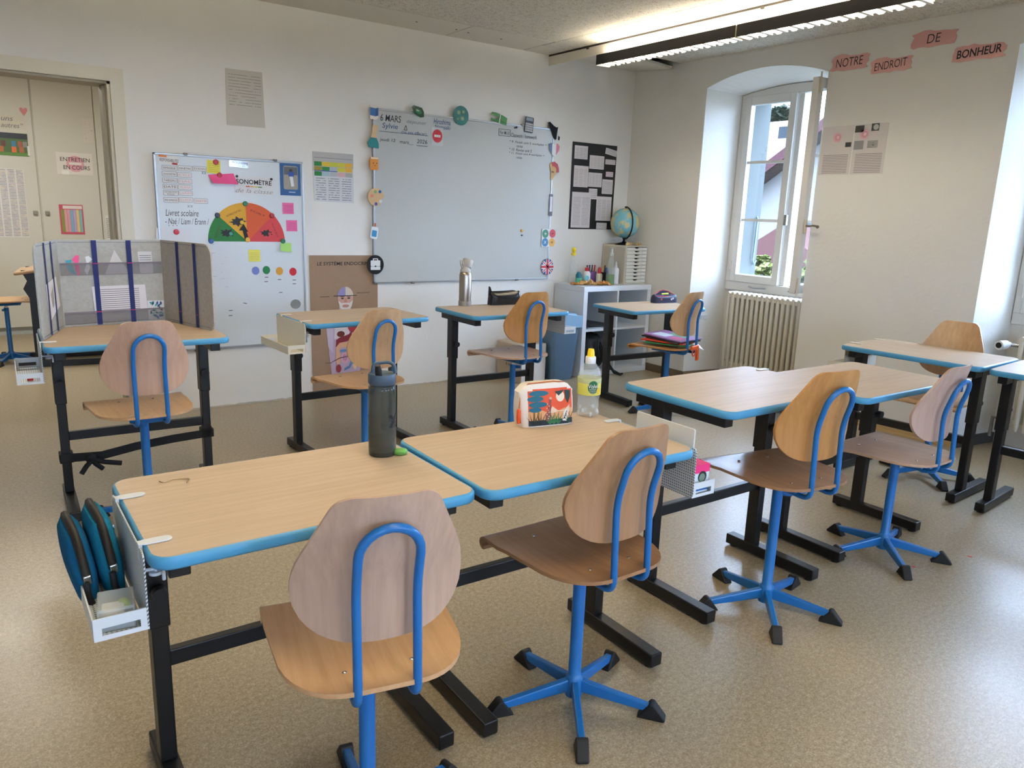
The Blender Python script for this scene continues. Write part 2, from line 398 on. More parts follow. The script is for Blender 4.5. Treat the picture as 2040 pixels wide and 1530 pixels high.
# window wall: piers, window heads with a flat arch, outer leaf with stone reveals
def arch(y, a, b, spring, rise):
    t = (y - (a + b) / 2) / ((b - a) / 2); return spring + rise * (1 - t * t)
g = G(); prev = YB
for a, b in NICHES:
    bo = b - .062                          # the far reveal is splayed
    # pier between this niche and the previous one
    g.add([(XR, prev if prev == YB else prev, 0), (XR, b, 0), (XF, bo, 0), (XF, prev, 0), (XR, prev, H + .05), (XR, b, H + .05), (XF, bo, H + .05), (XF, prev, H + .05)],
          [(0, 1, 5, 4), (1, 2, 6, 5), (2, 3, 7, 6), (3, 0, 4, 7)][:3] + [(0, 3, 2, 1)])
    # head
    N = 18; fr = []; bk = []
    for k in range(N + 1):
        y = a + (b - a) * k / N; y2 = a + (bo - a) * k / N
        fr.append((XR, y, arch(y, a, b, 2.325, .09))); bk.append((XF, y2, arch(y2, a, bo, 2.30, .045)))
    g.grid([fr, bk])
    g.grid([[(XR, p[1], H + .05) for p in fr], fr]); g.grid([bk, [(XF, p[1], H + .05) for p in bk]])
    # near reveal is the side face of the next pier
    prev = a
g.add([(XR, prev, 0), (XR, YR, 0), (XF, YR, 0), (XF, prev, 0), (XR, prev, H + .05), (XR, YR, H + .05), (XF, YR, H + .05), (XF, prev, H + .05)], [(0, 1, 5, 4), (1, 2, 6, 5), (3, 0, 4, 7)])
prev = YB
for a, b in NICHES:
    g.add([(XR, a, 0), (XF, a, 0), (XF, a, H + .05), (XR, a, H + .05)], [(0, 1, 2, 3)])
struct('wall_right', g, M_WALLR)
# outer leaf
go = G(); XO = 5.50
ys = [YB + .2]
for a, b in NICHES:
    go.bb(XF, XO, b - .14, ys[-1], -1.5, 4); go.bb(XF, XO, a + .03, b - .14, -1.5, .80); go.bb(XF, XO, a + .03, b - .14, 2.34, 4); ys.append(a + .03)
go.bb(XF, XO, YR - .3, ys[-1], -1.5, 4)
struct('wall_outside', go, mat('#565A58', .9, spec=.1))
M_APRON = wallpaint('niche_plaster', '#DBD9D3', .3, 45)
for a, b in NICHES:
    struct('wall_apron', G().bb(XF - .01, XF + .002, a, b - .05, 0, .775), M_APRON)

M_WIN = mat('#D9D7D2', .38); M_CREAMW = mat('#CFC3AC', .42)
t = NT('window_glass'); t.b.inputs['Base Color'].default_value = (1, 1, 1, 1); t.b.inputs['Roughness'].default_value = 0
_tr = t.node('ShaderNodeBsdfTransparent'); _gl = t.node('ShaderNodeBsdfGlossy'); _gl.inputs['Roughness'].default_value = .02
_tr.inputs[0].default_value = (.95, .97, .98, 1)
_mx = t.node('ShaderNodeMixShader'); _fr = t.node('ShaderNodeValue'); _fr.outputs[0].default_value = .07
t.link(_fr.outputs[0], _mx.inputs[0]); t.link(_tr.outputs[0], _mx.inputs[1]); t.link(_gl.outputs[0], _mx.inputs[2]); t.link(_mx.outputs[0], t.n['Material Output'].inputs[0])
M_GLASS = t.m
def sash(parent, w, h, handle=False):
    """window sash: local x 0..w (hinge at 0), y 0..thickness towards the room, z 0..h"""
    sw = empty('sash', (0, 0, 0)); sw.parent = parent
    st = .058; th = .05
    fr = G().bb(0, st, 0, th, 0, h).bb(w - st, w, 0, th, 0, h).bb(st, w - st, 0, th, 0, .062).bb(st, w - st, 0, th, h - .066, h)
    fr.bb(st - .001, w - st + .001, .012, .02, .06, .068).build('sash_frame', M_WIN, sw, bevel=.004)
    G().bb(st - .005, w - st + .005, .022, .026, .055, h - .06).build('glass', M_GLASS, sw)
    for z in (h * .345, h * .655): G().bb(st - .004, w - st + .004, .012, .036, z - .011, z + .011).build('glazing_bar', M_WIN, sw)
    if handle:
        G().bb(w - .04, w - .012, th, th + .012, .42, .52).build('handle_plate', M_CREAMW, sw, bevel=.003)
        G().tube([(w - .026, th + .01, .475), (w - .026, th + .04, .475), (w - .03, th + .06, .478), (w - .012, th + .10, .475), (w, th + .118, .470)], [.008, .008, .0075, .0075, .0115], 10).build('handle', mat('#7C6F60', .35, .6), sw, 60)
        for z in (.05, h - .03): G().tube([(w - .008, th + .008, z - .07), (w - .008, th + .008, z + .06)], .006, 8).build('bolt_rod', M_CREAMW, sw, 60)
    return sw
def window(idx, a, b, opened):
    root = empty('window_%d' % idx, (0, 0, 0), kind='structure')
    bo = b - .062; mid = a + .46
    z0, z1 = .83, 2.285
    fr = G().bb(XF - .03, XF + .03, bo - .055, bo - .001, z0, z1 - .012).bb(XF - .03, XF + .03, a + .001, a + .05, z0, z1 - .012).bb(XF - .03, XF + .03, a + .001, bo - .001, .76, z0)
    N = 14; arc = [(a + (bo - a) * k / N, arch(a + (bo - a) * k / N, a, bo, 2.30, .045)) for k in range(N + 1)]
    fr.prism([(bo, z1 - .012), (a, z1 - .012)] + arc, XF - .03, XF + .03, 'yz')
    fr.build('window_frame', M_WIN, root, bevel=.003)
    G().bb(XF + .0, XF + .055, mid - .028, mid + .03, z0, z1).bb(XF + .055, XF + .10, mid - .018, mid + .02, z0, z1).build('mullion', M_WIN, root, bevel=.004)
    # far leaf, closed: hinge at the far reveal, room side towards -x
    s1 = sash(root, bo - .045 - mid - .012, z1 - z0)
    s1.matrix_basis = Matrix(((0, -1, 0, XF + .012), (-1, 0, 0, bo - .045), (0, 0, 1, z0), (0, 0, 0, 1)))
    # near leaf: hinge on the near jamb
    s2 = sash(root, .435, z1 - z0, handle=True)
    s2.matrix_basis = Matrix(((0, -1, 0, XF + .012), (1, 0, 0, a + .04), (0, 0, 1, z0), (0, 0, 0, 1)))
    if opened:
        s2.matrix_basis = Matrix(((-1, 0, 0, XF - .03), (0, -1, 0, a + .062), (0, 0, 1, z0), (0, 0, 0, 1)))
    for z in (.96, 1.38, 2.12): G().tube([(XF - .04, bo - .045, z - .035), (XF - .04, bo - .045, z + .035)], .009, 8).build('hinge', M_WIN, root, 60)
    G().bb(XF - .052, XF - .028, mid - .02, mid + .004, 1.30, 1.38).build('latch', mat('#8B8A86', .4, .5), root, bevel=.003)
    G().tube([(XF - .04, bo - .25, .80), (XF - .06, bo - .32, .795), (XF - .05, bo - .42, .80)], .006, 8).build('stay', M_ALU, root, 60)
    G().tube([(XF - .04, mid - .10, .80), (XF - .055, mid - .2, .798)], .006, 8).build('stay', M_ALU, root, 60)
    # stone sill outside and shutter hook
    G().bb(XF + .03, XO + .06, a + .03, bo - .08, .77, .80).build('outer_sill', mat('#B9BBB6', .8), root)
    G().tube([(XO - .06, b - .15, 1.36), (XO - .065, b - .165, 1.34), (XO - .07, b - .16, 1.0), (XO - .04, b - .155, .97), (XO - .02, b - .155, 1.0)], .008, 8).build('shutter_hook', mat('#6F8790', .5), root, 60)
    return root
for i, (a, b) in enumerate(RWIN):
    root = empty('window_%d' % (4 + i), (a, YR - .12, .8), kind='structure'); w_ = b - a
    G().bb(0, .06, 0, .06, 0, 1.3).bb(w_ - .06, w_, 0, .06, 0, 1.3).bb(w_ / 2 - .05, w_ / 2 + .05, 0, .06, 0, 1.3).bb(0, w_, 0, .06, 0, .07).bb(0, w_, 0, .06, 1.23, 1.3).build('window_frame', M_WIN, root)
    G().bb(.055, w_ - .055, .026, .03,   .065, 1.235).build('glass', M_GLASS, root)
window(1, *NICHES[0], True); window(2, *NICHES[1], False); window(3, *NICHES[2], False)

# baseboards
M_BASE = mat('#6B5A45', .5)
struct('baseboard_right', G().bb(XR - .014, XR, NICHES[0][1], YB, 0, .065), M_BASE)
struct('baseboard_niche', G().prism([(XR - .014, 4.25), (XR - .014, 4.265), (XF - .01, 4.205), (XF - .01, 4.19)], 0, .065), M_BASE)
struct('baseboard_pier', G().bb(XR - .014, XR, NICHES[1][1], NICHES[0][0], 0, .05).bb(XR - .04, XR - .014, NICHES[1][1] + .05, NICHES[0][0], 0, .012), mat('#B79A6B', .45))
struct('baseboard_reveal', G().prism([(XR - .014, 2.045), (XR - .014, 2.06), (XF - .01, 2.0), (XF - .01, 1.985)], 0, .065), mat('#3C3A38', .5))
# ragged paint line at the foot of the whiteboard wall
g = G(); random.seed(3); x = .86; top = []
while x < XR: top.append((x, .004 + random.random() * .009)); x += .02 + random.random() * .05
g.prism([(.86, 0)] + top[::1] + [(top[-1][0], 0)], YB - .006, YB, 'xz'); struct('baseboard_back', g, mat('#B9B2A4', .8))

# ---------------------------------------------------------------- outside
random.seed(11)
struct('ground_outside', G().bb(-90, 90, -90, 90, -1.6, -1.5), mat('#56574F', .9))
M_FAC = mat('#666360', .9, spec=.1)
def house(name, label, x, d, y0, y1, ze, za, ya, walls, roofc, barge):
    h = empty(name, (x, (y0 + y1) / 2, -1.5), 0, label, 'house')
    cy = (y0 + y1) / 2
    G().prism([(y0 - cy, 0), (y1 - cy, 0), (y1 - cy, ze + 1.5), (ya - cy, za + 1.5), (y0 - cy, ze + 1.5)], 0, d, 'yz').build('wall', walls, h)
    for s, (yy, zz) in ((1, (y1 - cy, ze + 1.5)), (-1, (y0 - cy, ze + 1.5))):
        ax, az = ya - cy, za + 1.5; ex = yy + s * .5; ez = zz - .5 * (az - zz) / abs(yy - ax)
        G().prism([(ax, az + .02), (ex, ez + .02), (ex, ez + .2), (ax, az + .22)], -.5, d + .4, 'yz').build('roof', roofc, h)
        G().prism([(ax, az - .03), (ex, ez - .03), (ex, ez + .2), (ax, az + .2)], -.56, -.5, 'yz').build('barge_board', barge, h)
    return h, cy
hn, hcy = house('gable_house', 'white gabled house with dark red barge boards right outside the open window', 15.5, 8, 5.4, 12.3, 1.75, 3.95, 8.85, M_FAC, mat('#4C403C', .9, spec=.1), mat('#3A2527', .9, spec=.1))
for (yy, zz, w, hh) in ((10.4, .9, .5, .9), (9.0, .9, .6, 1.0), (7.4, .9, .6, 1.0)):
    p = G().bb(-.04, .02, yy - hcy - w / 2, yy - hcy + w / 2, zz + 1.5 - hh / 2, zz + 1.5 + hh / 2).build('window', mat('#1C2A30', .5, spec=.1), hn)
    for s in (-1, 1): G().bb(-.09, -.04, yy - hcy + s * w * .78 - .15, yy - hcy + s * w * .78 + .15, zz + 1.5 - hh / 2, zz + 1.5 + hh / 2).build('shutter', mat('#1A3336', .9, spec=.1), hn)
# lower annex with a little red roof
an = empty('garden_shed', (13.2, 8.9, -1.5), 0, 'small grey shed with red pitched roof above the hedge', 'shed')
G().bb(-.6, .6, -.9, .9, 0, 2.2).build('wall', mat('#3C4245', .9, spec=.1), an); G().prism([(-1.15, 2.05), (1.15, 2.05), (0, 2.75)], -.75, .75, 'yz').build('roof', mat('#472E2C', .9, spec=.1), an)
# far house, eave towards us
fh = empty('red_roof_house', (25, 15.4, -1.5), 0, 'pale house with long red tiled roof far behind the gabled house', 'house')
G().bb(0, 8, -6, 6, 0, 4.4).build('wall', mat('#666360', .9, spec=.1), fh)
rf = G(); rf.add([(-.5, -6.5, 4.35), (-.5, 6.5, 4.35), (4, 6.5, 6.9), (4, -6.5, 6.9), (8.5, -6.5, 4.35), (8.5, 6.5, 4.35), (-.5, -6.5, 4.5), (-.5, 6.5, 4.5), (4, 6.5, 7.05), (4, -6.5, 7.05), (8.5, -6.5, 4.5), (8.5, 6.5, 4.5)],
    [(6, 9, 8, 7), (9, 10, 11, 8), (0, 1, 2, 3), (3, 2, 5, 4), (0, 6, 7, 1), (1, 7, 8, 2), (2, 8, 11, 5), (0, 3, 9, 6), (3, 4, 10, 9), (4, 5, 11, 10)])
rf.build('roof', mat('#5A4A44', .9, spec=.1), fh); G().bb(-.62, -.48, -6.5, 6.5, 4.25, 4.42).build('gutter', mat('#1A1E20', .9, spec=.1), fh)
for yy in (1.2, 2.6, 4.0): G().bb(2.4, 3.0, yy, yy + .7, 5.5, 6.6).build('dormer', mat('#23282C', .9, spec=.1), fh)
def leaves(name, label, cat, pts, size, cols, loc, kind=None, trunk=None):
    o = empty(name, loc, 0, label, cat)
    g = G()
    for p in pts:
        a = random.random() * 6.28; b = random.random() * 1.4 - .7; s = size * (.6 + random.random() * .8)
        e1 = Vector((math.cos(a), math.sin(a), math.sin(b))) * s; e2 = Vector((-math.sin(a), math.cos(a), math.cos(b) * .8)) * s * .6
        p = Vector(p); g.m(random.randrange(len(cols))); g.add([p - e1, p + e2, p + e1, p - e2], [(0, 1, 2, 3)])
    f = g.build('foliage', cols, o); f['kind'] = 'stuff'
    if trunk: trunk.build('trunk', mat('#5A4A3A', .9), o)
    return o
pts = []
for _ in range(9000):
    y = random.uniform(-3.2, 3.2); ph = random.random() * PI
    zt = 2.1 + .12 * math.sin(y * 5) + .08 * math.sin(y * 13)
    pts.append((-.45 * math.sin(ph) * random.uniform(.85, 1.05) * (1 if random.random() < .8 else .4), y, zt * (.03 + .97 * random.random() ** .7) if ph > .5 else zt))
G_LEAF = [mat('#4A4E22', .9, spec=.1), mat('#565A2C', .9, spec=.1), mat('#363E18', .9, spec=.1), mat('#5E5E38', .9, spec=.1)]
leaves('hedge', 'sunlit green hedge below the open window', 'hedge', pts, .07, G_LEAF, (10.6, 7.6, -1.5), trunk=G().bb(-.22, .12, -3.1, 3.1, 0, 1.85))
pts = []
for _ in range(3500):
    v = Vector((random.gauss(0, 1), random.gauss(0, 1), random.gauss(0, 1))).normalized() * random.uniform(.55, 1) 
    pts.append((v.x * 1.0, v.y * 1.0, 6.6 + v.z * 1.3))
leaves('garden_tree', 'dark green tree rising above the red roofs outside', 'tree', pts, .13, [mat('#1A2418', .9, spec=.1), mat('#222D20', .9, spec=.1), mat('#121A13', .9, spec=.1)], (30, 21.9, -1.5), trunk=G().cyl((0, 0, 0), (0, 0, 6.2), .16, .08, 10))

# ================================================================ DESKS
DW, DD = .700, .487
def loop(w, d, r, off, z): return [(x, y, z) for x, y in rrect(w - 2 * off, d - 2 * off, max(.004, r - off), 7)]
_dm = {}
def make_desk(name, x, y, rz, h, label, depth=DD):
    root = empty(name, (x, y, 0), R(rz), label, 'desk', 'height adjustable pupil desks')
    key = (round(h, 3), depth); yb = depth - DD             # deeper tops grow backwards
    def part(n, fn, m, smooth=0, bevel=0):
        k = (key, n)
        if k not in _dm:
            g = G(); fn(g); me = g.mesh(n, smooth); me.materials.append(m); _dm[k] = me
        o = bpy.data.objects.new(n, _dm[k]); COL.objects.link(o); o.parent = root
        if bevel: b = o.modifiers.new('bevel', 'BEVEL'); b.width = bevel; b.segments = 2; b.limit_method = 'ANGLE'; b.angle_limit = R(40)
        return o
    def top(g):
        q = [(px, py + yb / 2) for px, py in rrect(DW - .014, depth - .014, .035, 7)]; g.prism(q, h - .026, h)
    part('tabletop', top, M_TOP)
    def band(g):
        L = [loop(DW, depth, .042, o, z) for o, z in ((.0075, h - .0003), (.003, h - .0012), (0, h - .006), (0, h - .020), (.003, h - .025), (.012, h - .0265))]
        L = [[(a, b + yb / 2, c) for a, b, c in l] for l in L]; g.grid([l + [l[0]] for l in L][::-1])
    part('edge_band', band, M_EDGE, 50)
    py, fx = .092, .2944
    for i, s in enumerate((-1, 1)):
        c = s * fx
        part('foot%d' % i, lambda g: g.bb(c - .022, c + .022, -.2025, .2026, .008, .050), M_BLACK, 0, .004).name = 'foot'
        part('post%d' % i, lambda g: g.bb(c - .018, c + .018, py - .025, py + .025, .048, h - .2), M_BLACK, 0, .003).name = 'post'
        part('sleeve%d' % i, lambda g: g.bb(c - .022, c + .022, py - .03, py + .03, h - .300, h - .027), M_BLACK, 0, .003).name = 'sleeve'
        part('top_beam%d' % i, lambda g: g.bb(c - .020, c + .020, -.195, .2, h - .064, h - .0267), M_BLACK, 0, .003).name = 'top_beam'
        def knob(g): g.tube([(c, py - .03, h - .208), (c, py - .042, h - .208)], .008, 12).tube([(c, py - .040, h - .208), (c, py - .060, h - .208)], .0165, 12)
        part('knob%d' % i, knob, M_CAP, 40).name = 'knob'
        for yy in (-.175, .175): part('foot_pad%d%d' % (i, yy > 0), lambda g: g.cyl((c, yy, 0), (c, yy, .009), .016, None, 12), M_CAP).name = 'foot_pad'
    part('crossbar', lambda g: g.bb(-fx + .017, fx - .017, py - .0125, py + .0125, .281, .321), M_BLACK, 0, .003)
    return root
DESKS = {
 'A': (.568, 1.619, -.2, .692, 'pupil desk in the left foreground with a bent wire and a smoked bottle on top'),
 'B': (1.279, 1.591, -1.2, .693, 'pupil desk in the foreground carrying the jungle print pouch and lemon water bottle'),
 'C': (2.203, 1.662, -.2, .749, 'empty pupil desk with glare on its top, right of the lemon water bottle'),
 'D': (3.028, 1.694, -.4, .692, 'empty pupil desk pushed against the right end of the glaring desk'),
 'G': (.570, 3.618, -1.9, .7506, 'pupil desk with the grey felt privacy screen standing on it'),
 'H': (1.700, 3.856, 2.3, .749, 'bare pupil desk in front of the brown anatomy poster'),
 'I': (2.665, 3.819, -.9, .744, 'pupil desk with the steel flask and black pencil case under the whiteboard'),
 'J': (4.064, 3.940, -3.9, .692, 'pupil desk with the open navy pencil case in front of the white shelf'),
 'E': (4.021, 1.899, 92.8, .696, 'pupil desk turned sideways beside the window wall with a chair tucked behind'),
 'F': (4.047, 1.177, 94.8, .696, 'pupil desk cut off by the right edge of the photo'),
}
for k, (x, y, rz, h, lb) in DESKS.items(): make_desk('school_desk', x, y, rz, h, lb, .56 if k == 'G' else DD)
def dpt(k, lx, ly, dz=0):
    x, y, rz, h, _ = DESKS[k]; c, s = math.cos(R(rz)), math.sin(R(rz))
    return Vector((x + c * lx - s * ly, y + s * lx + c * ly, h + dz))

# ================================================================ CHAIRS
def smooth_path(p, rad, n=5):
    """polyline with rounded corners"""
    p = [Vector(q) for q in p]; out = [p[0]]
    for i in range(1, len(p) - 1):
        a, b, c = p[i - 1], p[i], p[i + 1]; r = min(rad, (a - b).length * .48, (c - b).length * .48)
        p0 = b + (a - b).normalized() * r; p2 = b + (c - b).normalized() * r
        for k in range(n + 1):
            t = k / n; out.append(p0 * (1 - t) ** 2 + b * 2 * t * (1 - t) + p2 * t * t)
    return out + [p[-1]]
def seat_mesh():
    rows = []; m = 14
    prof = [(-.020 - .168 * math.sin(R(t)), .052 + .132 * math.cos(R(t)) ** .85 if t < 90 else .052) for t in (90, 87, 82, 75, 67, 58, 48, 37, 25, 12, 0)]
    prof += [(y, .184 + .008 * min(1, (y + .02) / .12)) for y in (.03, .08, .12, .16, .185)]
    for y, w in prof:
        z = .010 * max(0, (-y - .05) / .14) ** 2 + .004 * max(0, (y - .05) / .13) ** 2
        rows.append([(w * (2 * j / m - 1), y, z + .008 * (abs(2 * j / m - 1) ** 3) * (1 if y < .1 else .4) * min(1, w / .184) ** 3) for j in range(m + 1)])
    cy, cz, rr = .187, -.0135, .0175
    for a in (70, 45, 20, -10, -40, -75, -110):
        rows.append([(.192 * (2 * j / m - 1), cy + rr * math.cos(R(a)), cz + rr * math.sin(R(a)) + .001) for j in range(m + 1)])
    return G().shell(rows, .010, lambda i: Vector((0, 0, 1)) if i < len(rows) - 8 else None).mesh('seat', 45)
def back_mesh():
    rows = []; m = 14
    pz = [(.188 - .102 * math.sin(R(t)), .020 + .143 * max(0, math.cos(R(t))) ** .75) for t in (90, 86, 80, 72, 63, 53, 42, 30, 16, 0)]
    pz += [(.188 + d, .163 - .479 * (d * d / .16 if d < .08 else d - .04)) for d in (.02, .04, .06, .08, .11, .14, .165)]
    pz += [(.3386 + .045 * math.sin(R(t)), .0601 + .045 * max(0, math.cos(R(t)))) for t in (25.6, 36, 46, 56, 66, 78, 90)]
    for z, w in pz:
        yc = -.157 if z < .2 else -.157 - (z - .2) * .25
        rows.append([(-w * (2 * j / m - 1), yc + 1.75 * (w * (2 * j / m - 1)) ** 2, z) for j in range(m + 1)])
    # rows run upwards, columns right to left: normal faces backwards (-y)
    return G().shell([r[::-1] for r in rows], .009, lambda i: Vector((0, -1, 0))).mesh('backrest', 45)
_cm = {}
def chair_meshes():
    c = _cm
    c['seat'] = seat_mesh(); c['backrest'] = back_mesh()
    path = [(-.056, .09, -.030), (-.056, -.185, -.030), (-.056, -.176, .195), (-.056, -.176 - .062 * .27, .262)]
    L = smooth_path(path, .038, 7)
    arc = []
    for k in range(0, 13):
        a = PI * k / 12; zz = .272 + .058 * math.sin(a); arc.append(Vector((-.056 * math.cos(a), -.176 - (zz - .195) * .27, zz)))
    Rr = [Vector((-p.x, p.y, p.z)) for p in reversed(L)]
    c['back_frame'] = G().tube(L[:-1] + arc + Rr[1:], .0088, 12).mesh('back_frame', 60)
    c['bracket'] = G().bb(-.075, .075, -.135, -.115, -.026, -.012).bb(-.075, .075, .07, .095, -.026, -.004).bb(-.05, .05, -.125, .08, -.036, -.022).mesh('seat_bracket')
    c['screw'] = G().sph((0, 0, 0), .0055, 6, (1, 1, .45)).mesh('screw', 60)
    c['inner_post'] = G().cyl((0, 0, .36), (0, 0, .5), .0125, None, 14).mesh('inner_post', 60)
    c['column'] = G().lathe([(.0245, .022), (.0245, .078), (.020, .084), (.0175, .088), (.0175, .44)], (0, 0, 0), 20).mesh('column', 50)
    c['lever'] = G().tube([(0, -.016, .405), (0, -.046, .405)], .0095, 12).tube([(0, -.045, .405), (0, -.047, .405)], .005, 10).mesh('height_lever', 50)
    g = G(); a = [(.018, .036), (.018, .074), (.212, .040), (.212, .018)]
    g.prism(a, -.0095, .0095, 'xz'); c['leg'] = g.mesh('leg')
    g = G(); pr = [(.178, 0), (.252, 0), (.256, .006), (.244, .020), (.222, .046), (.212, .047)]
    g.prism(pr, -.0165, .0165, 'xz'); c['cap'] = g.mesh('leg_cap')
chair_meshes()
def make_chair(x, y, rz, h, base, label, ms, mb, name='school_chair', group='swivel school chairs with blue frames', lever=48):
    root = empty(name, (x, y, 0), R(rz), label, 'chair', group)
    def p(n, me, m, loc=(0, 0, 0), rot=(0, 0, 0), par=None, bevel=0):
        if not me.materials: me.materials.append(m)
        o = bpy.data.objects.new(n, me); COL.objects.link(o); o.parent = par or root; o.location = loc; o.rotation_euler = rot
        o.material_slots[0].link = 'OBJECT'; o.material_slots[0].material = m
        if bevel: b = o.modifiers.new('bevel', 'BEVEL'); b.width = bevel; b.segments = 2; b.limit_method = 'ANGLE'; b.angle_limit = R(40)
        return o
    c = _cm; hz = h
    p('seat', c['seat'], ms, (0, 0, hz)); p('backrest', c['backrest'], mb, (0, 0, hz)); p('back_frame', c['back_frame'], M_BLUE, (0, 0, hz)); p('seat_bracket', c['bracket'], M_BLUE, (0, 0, hz), bevel=.003)
    for sx in (-.066, .066):
        for sy, dz in ((-.109, .0015), (.127, .0035)): p('screw', c['screw'], M_CHROME, (sx, sy, hz + dz))
    p('inner_post', c['inner_post'], M_CHROME, (0, 0, hz - .52)); p('column', c['column'], M_BLUE); p('height_lever', c['lever'], M_BLUE, (0, 0, min(.02, hz - .445)), (0, 0, R(lever)))
    for k in range(5):
        l = p('leg', c['leg'], M_BLUE, (0, 0, 0), (0, 0, R(base - rz + 72 * k)), bevel=.004); p('leg_cap', c['cap'], M_CAP, par=l, bevel=.004)
    return root
P_, T_, B_, O_ = (M_SEAT_PALE, M_BACK_PALE), (M_SEAT_TAN, M_BACK_TAN), (M_SEAT_BROWN, M_BACK_BROWN), (M_SEAT_ORANGE, M_BACK_ORANGE)
make_chair(.597, 1.307, -12.3, .457, 7, 'school chair nearest the camera with a pale greyish backrest', M_SEAT_TAN, M_BACK_PALE)
make_chair(1.261, 1.402, .1, .457, 19.6, 'brown school chair in front of the desk with the jungle pouch', *B_)
make_chair(2.176, 1.446, -8.9, .502, 9.6, 'orange brown school chair in front of the empty desk with glare', *B_[:1], M_BACK_ORANGE)
make_chair(2.982, 1.465, 1.0, .440, 14.3, 'pinkish school chair seen half from the side at the rightmost desk of the front row', M_SEAT_PALE, wood('pink_beech_back', '#AE9184', '#C2A698', .34, 2))
make_chair(.538, 3.334, 1.2, .487, 0, 'pale school chair in front of the desk with the felt screen', M_SEAT_TAN, wood('rose_beech_back', '#B08D78', '#C3A18B', .36, 2), lever=-8)
make_chair(1.603, 3.507, 7.1, .464, 8, 'tan school chair behind the smoked bottle at the bare desk', *T_)
make_chair(2.609, 3.610, 3.4, .506, 4, 'orange school chair at the desk with the steel flask', M_SEAT_PALE, M_BACK_ORANGE)
make_chair(3.869, 3.544, 9.8, .474, 12, 'school chair with folders heaped on its seat', M_SEAT_ORANGE, M_BACK_TAN)
make_chair(4.150, 1.880, 95, .450, 14, 'school chair facing the camera, tucked under the sideways desk by the windows', *T_)

# ================================================================ NEXT ROOM: closet and its posters
YC = 8.72
cl = empty('wall_closet', (.4, YC, 0), 0, 'tall cream built-in closet seen through the doorway', 'closet')
G().bb(-2.2, 1.75, .02, .5, .07, 2.50).build('carcass', M_CAB, cl)
G().bb(-2.2, 1.75, .03, .06, 0, .07).build('plinth', mat('#AEB2AE', .5), cl)
for x0 in (-1.79, -1.275, -.76, -.266, .252, .765, 1.28):
    d = G().bb(x0 + .004, x0 + .508, 0, .02, .075, 2.49).build('door', M_CAB, cl, bevel=.002)
    kx = x0 + .465 if x0 in (-.266, -1.275) else x0 + .045
    if x0 in (-.266, .252): G().box((kx, -.012, 1.168), (.036, .024, .036)).build('knob', mat('#8E8A80', .4, .3), d, bevel=.004)
def cab(x, z): return (x, YC - .001, z)
hearts = [(.0, -.5), (.32, -.1), (.5, .22), (.42, .46), (.2, .5), (0, .3), (-.2, .5), (-.42, .46), (-.5, .22), (-.32, -.1)]
sc = lambda pts, k, ky=None: [(p[0] * k, p[1] * (ky or k)) for p in pts]
wallthing('paper_heart', cab(.585, 2.084), BACK, sc(hearts, .065, .075), mat('#D98E92', .6), 'small pink paper heart on the closet door', 'paper heart')
q = wallthing('quote_strip', cab(.40, 1.985), BACK, rect(.38, .12), mat('#CFC9B8', .5), 'handwritten quote above the photo on the closet', 'sign', .001)
text(q, 'les uns', .00, .03, .19, .045, M_GREYINK, .0015, .25); text(q, 'les autres”', .045, -.03, .25, .042, M_GREYINK, .0015, .25)
q = wallthing('class_photo', cab(.43, 1.785), BACK, rect(.33, .205), mat('#4F6B3A', .4), 'outdoor photo of a market stall taped to the closet', 'photo')
deco(q, 'print', rect(.33, .05, 0, .077), mat('#2C3038', .4)); deco(q, 'print', rect(.33, .03, 0, -.087), mat('#5F8A3C', .4))
for x, c in ((-.10, '#B9B4A8'), (-.03, '#6A3E34'), (.05, '#3E7FA0'), (.10, '#A85D45'), (.14, '#8F8A84')):
    deco(q, 'print', rect(.035, .05, x, .005), mat(c, .4), .0026)
for x, c in ((-.10, '#B5713F'), (-.05, '#B5713F'), (.05, '#E0712C'), (.11, '#B06A48')): deco(q, 'print', rect(.038, .05, x, -.045), mat(c, .4), .0026)
deco(q, 'tape', rect(.018, .085, .165, -.05), mat('#E6E6E2', .2), .003)
wallthing('timetable', cab(.40, 1.25), BACK, rect(.27, .63), page('sched', 46, 4, .62, '#DAD7D0', '#9A979C', (.02, .98, .01, .99), .5, 16, ('#B7A0A6', '#8E8E99', '#C9B79A')), 'long dense timetable sheet on the left closet door', 'timetable')
q = wallthing('interview_sign', cab(.966, 1.641), BACK, rect(.308, .207), mat('#DFD9D0', .35), 'laminated sign reading entretien en cours over a pink no entry disc', 'sign')
deco(q, 'disc', ngon(.075, 32, .005, 0), mat('#DDA3AE', .5), .0016); deco(q, 'bar', rect(.105, .022, .005, .002), mat('#E6DFD8', .5), .0024)
text(q, 'ENTRETIEN', .005, .04, .25, .036, M_INK, .0032); text(q, 'EN COURS', .015, -.035, .225, .038, M_INK, .0032)
deco(q, 'tape', rect(.06, .04, -.085, -.085), mat('#EDEBE6', .15), .0018)
q = wallthing('times_tables_poster', cab(.90, 1.11), BACK, rect(.205, .285), mat('#C65A6B', .4), 'red bordered multiplication poster with coloured columns on the closet', 'poster')
deco(q, 'header', rect(.165, .03, .012, .118), mat('#E3D6D4', .5), .0018)
for i, c in enumerate(('#8A9A4B', '#D9A3A3', '#D9A0AE', '#7FB5CF', '#B9A6CE', '#DCC98A', '#83B7B9')): deco(q, 'column', rect(.023, .215, -.075 + i * .0255, -.012), mat(c, .5), .0018)
wallthing('small_note', cab(1.105, 1.96), BACK, rect(.085, .225), page('smalln', 12, 1, .35, '#D5CFC1', '#A79E98'), 'small pale note high at the right edge of the closet door', 'note')
wallthing('taped_notice', cab(1.24, 1.04), BACK, rect(.10, .24), page('tapn', 12, 1, .5, '#DAD8D2', '#8F8C8C'), 'notice beside the door jamb on the narrow closet panel', 'notice')
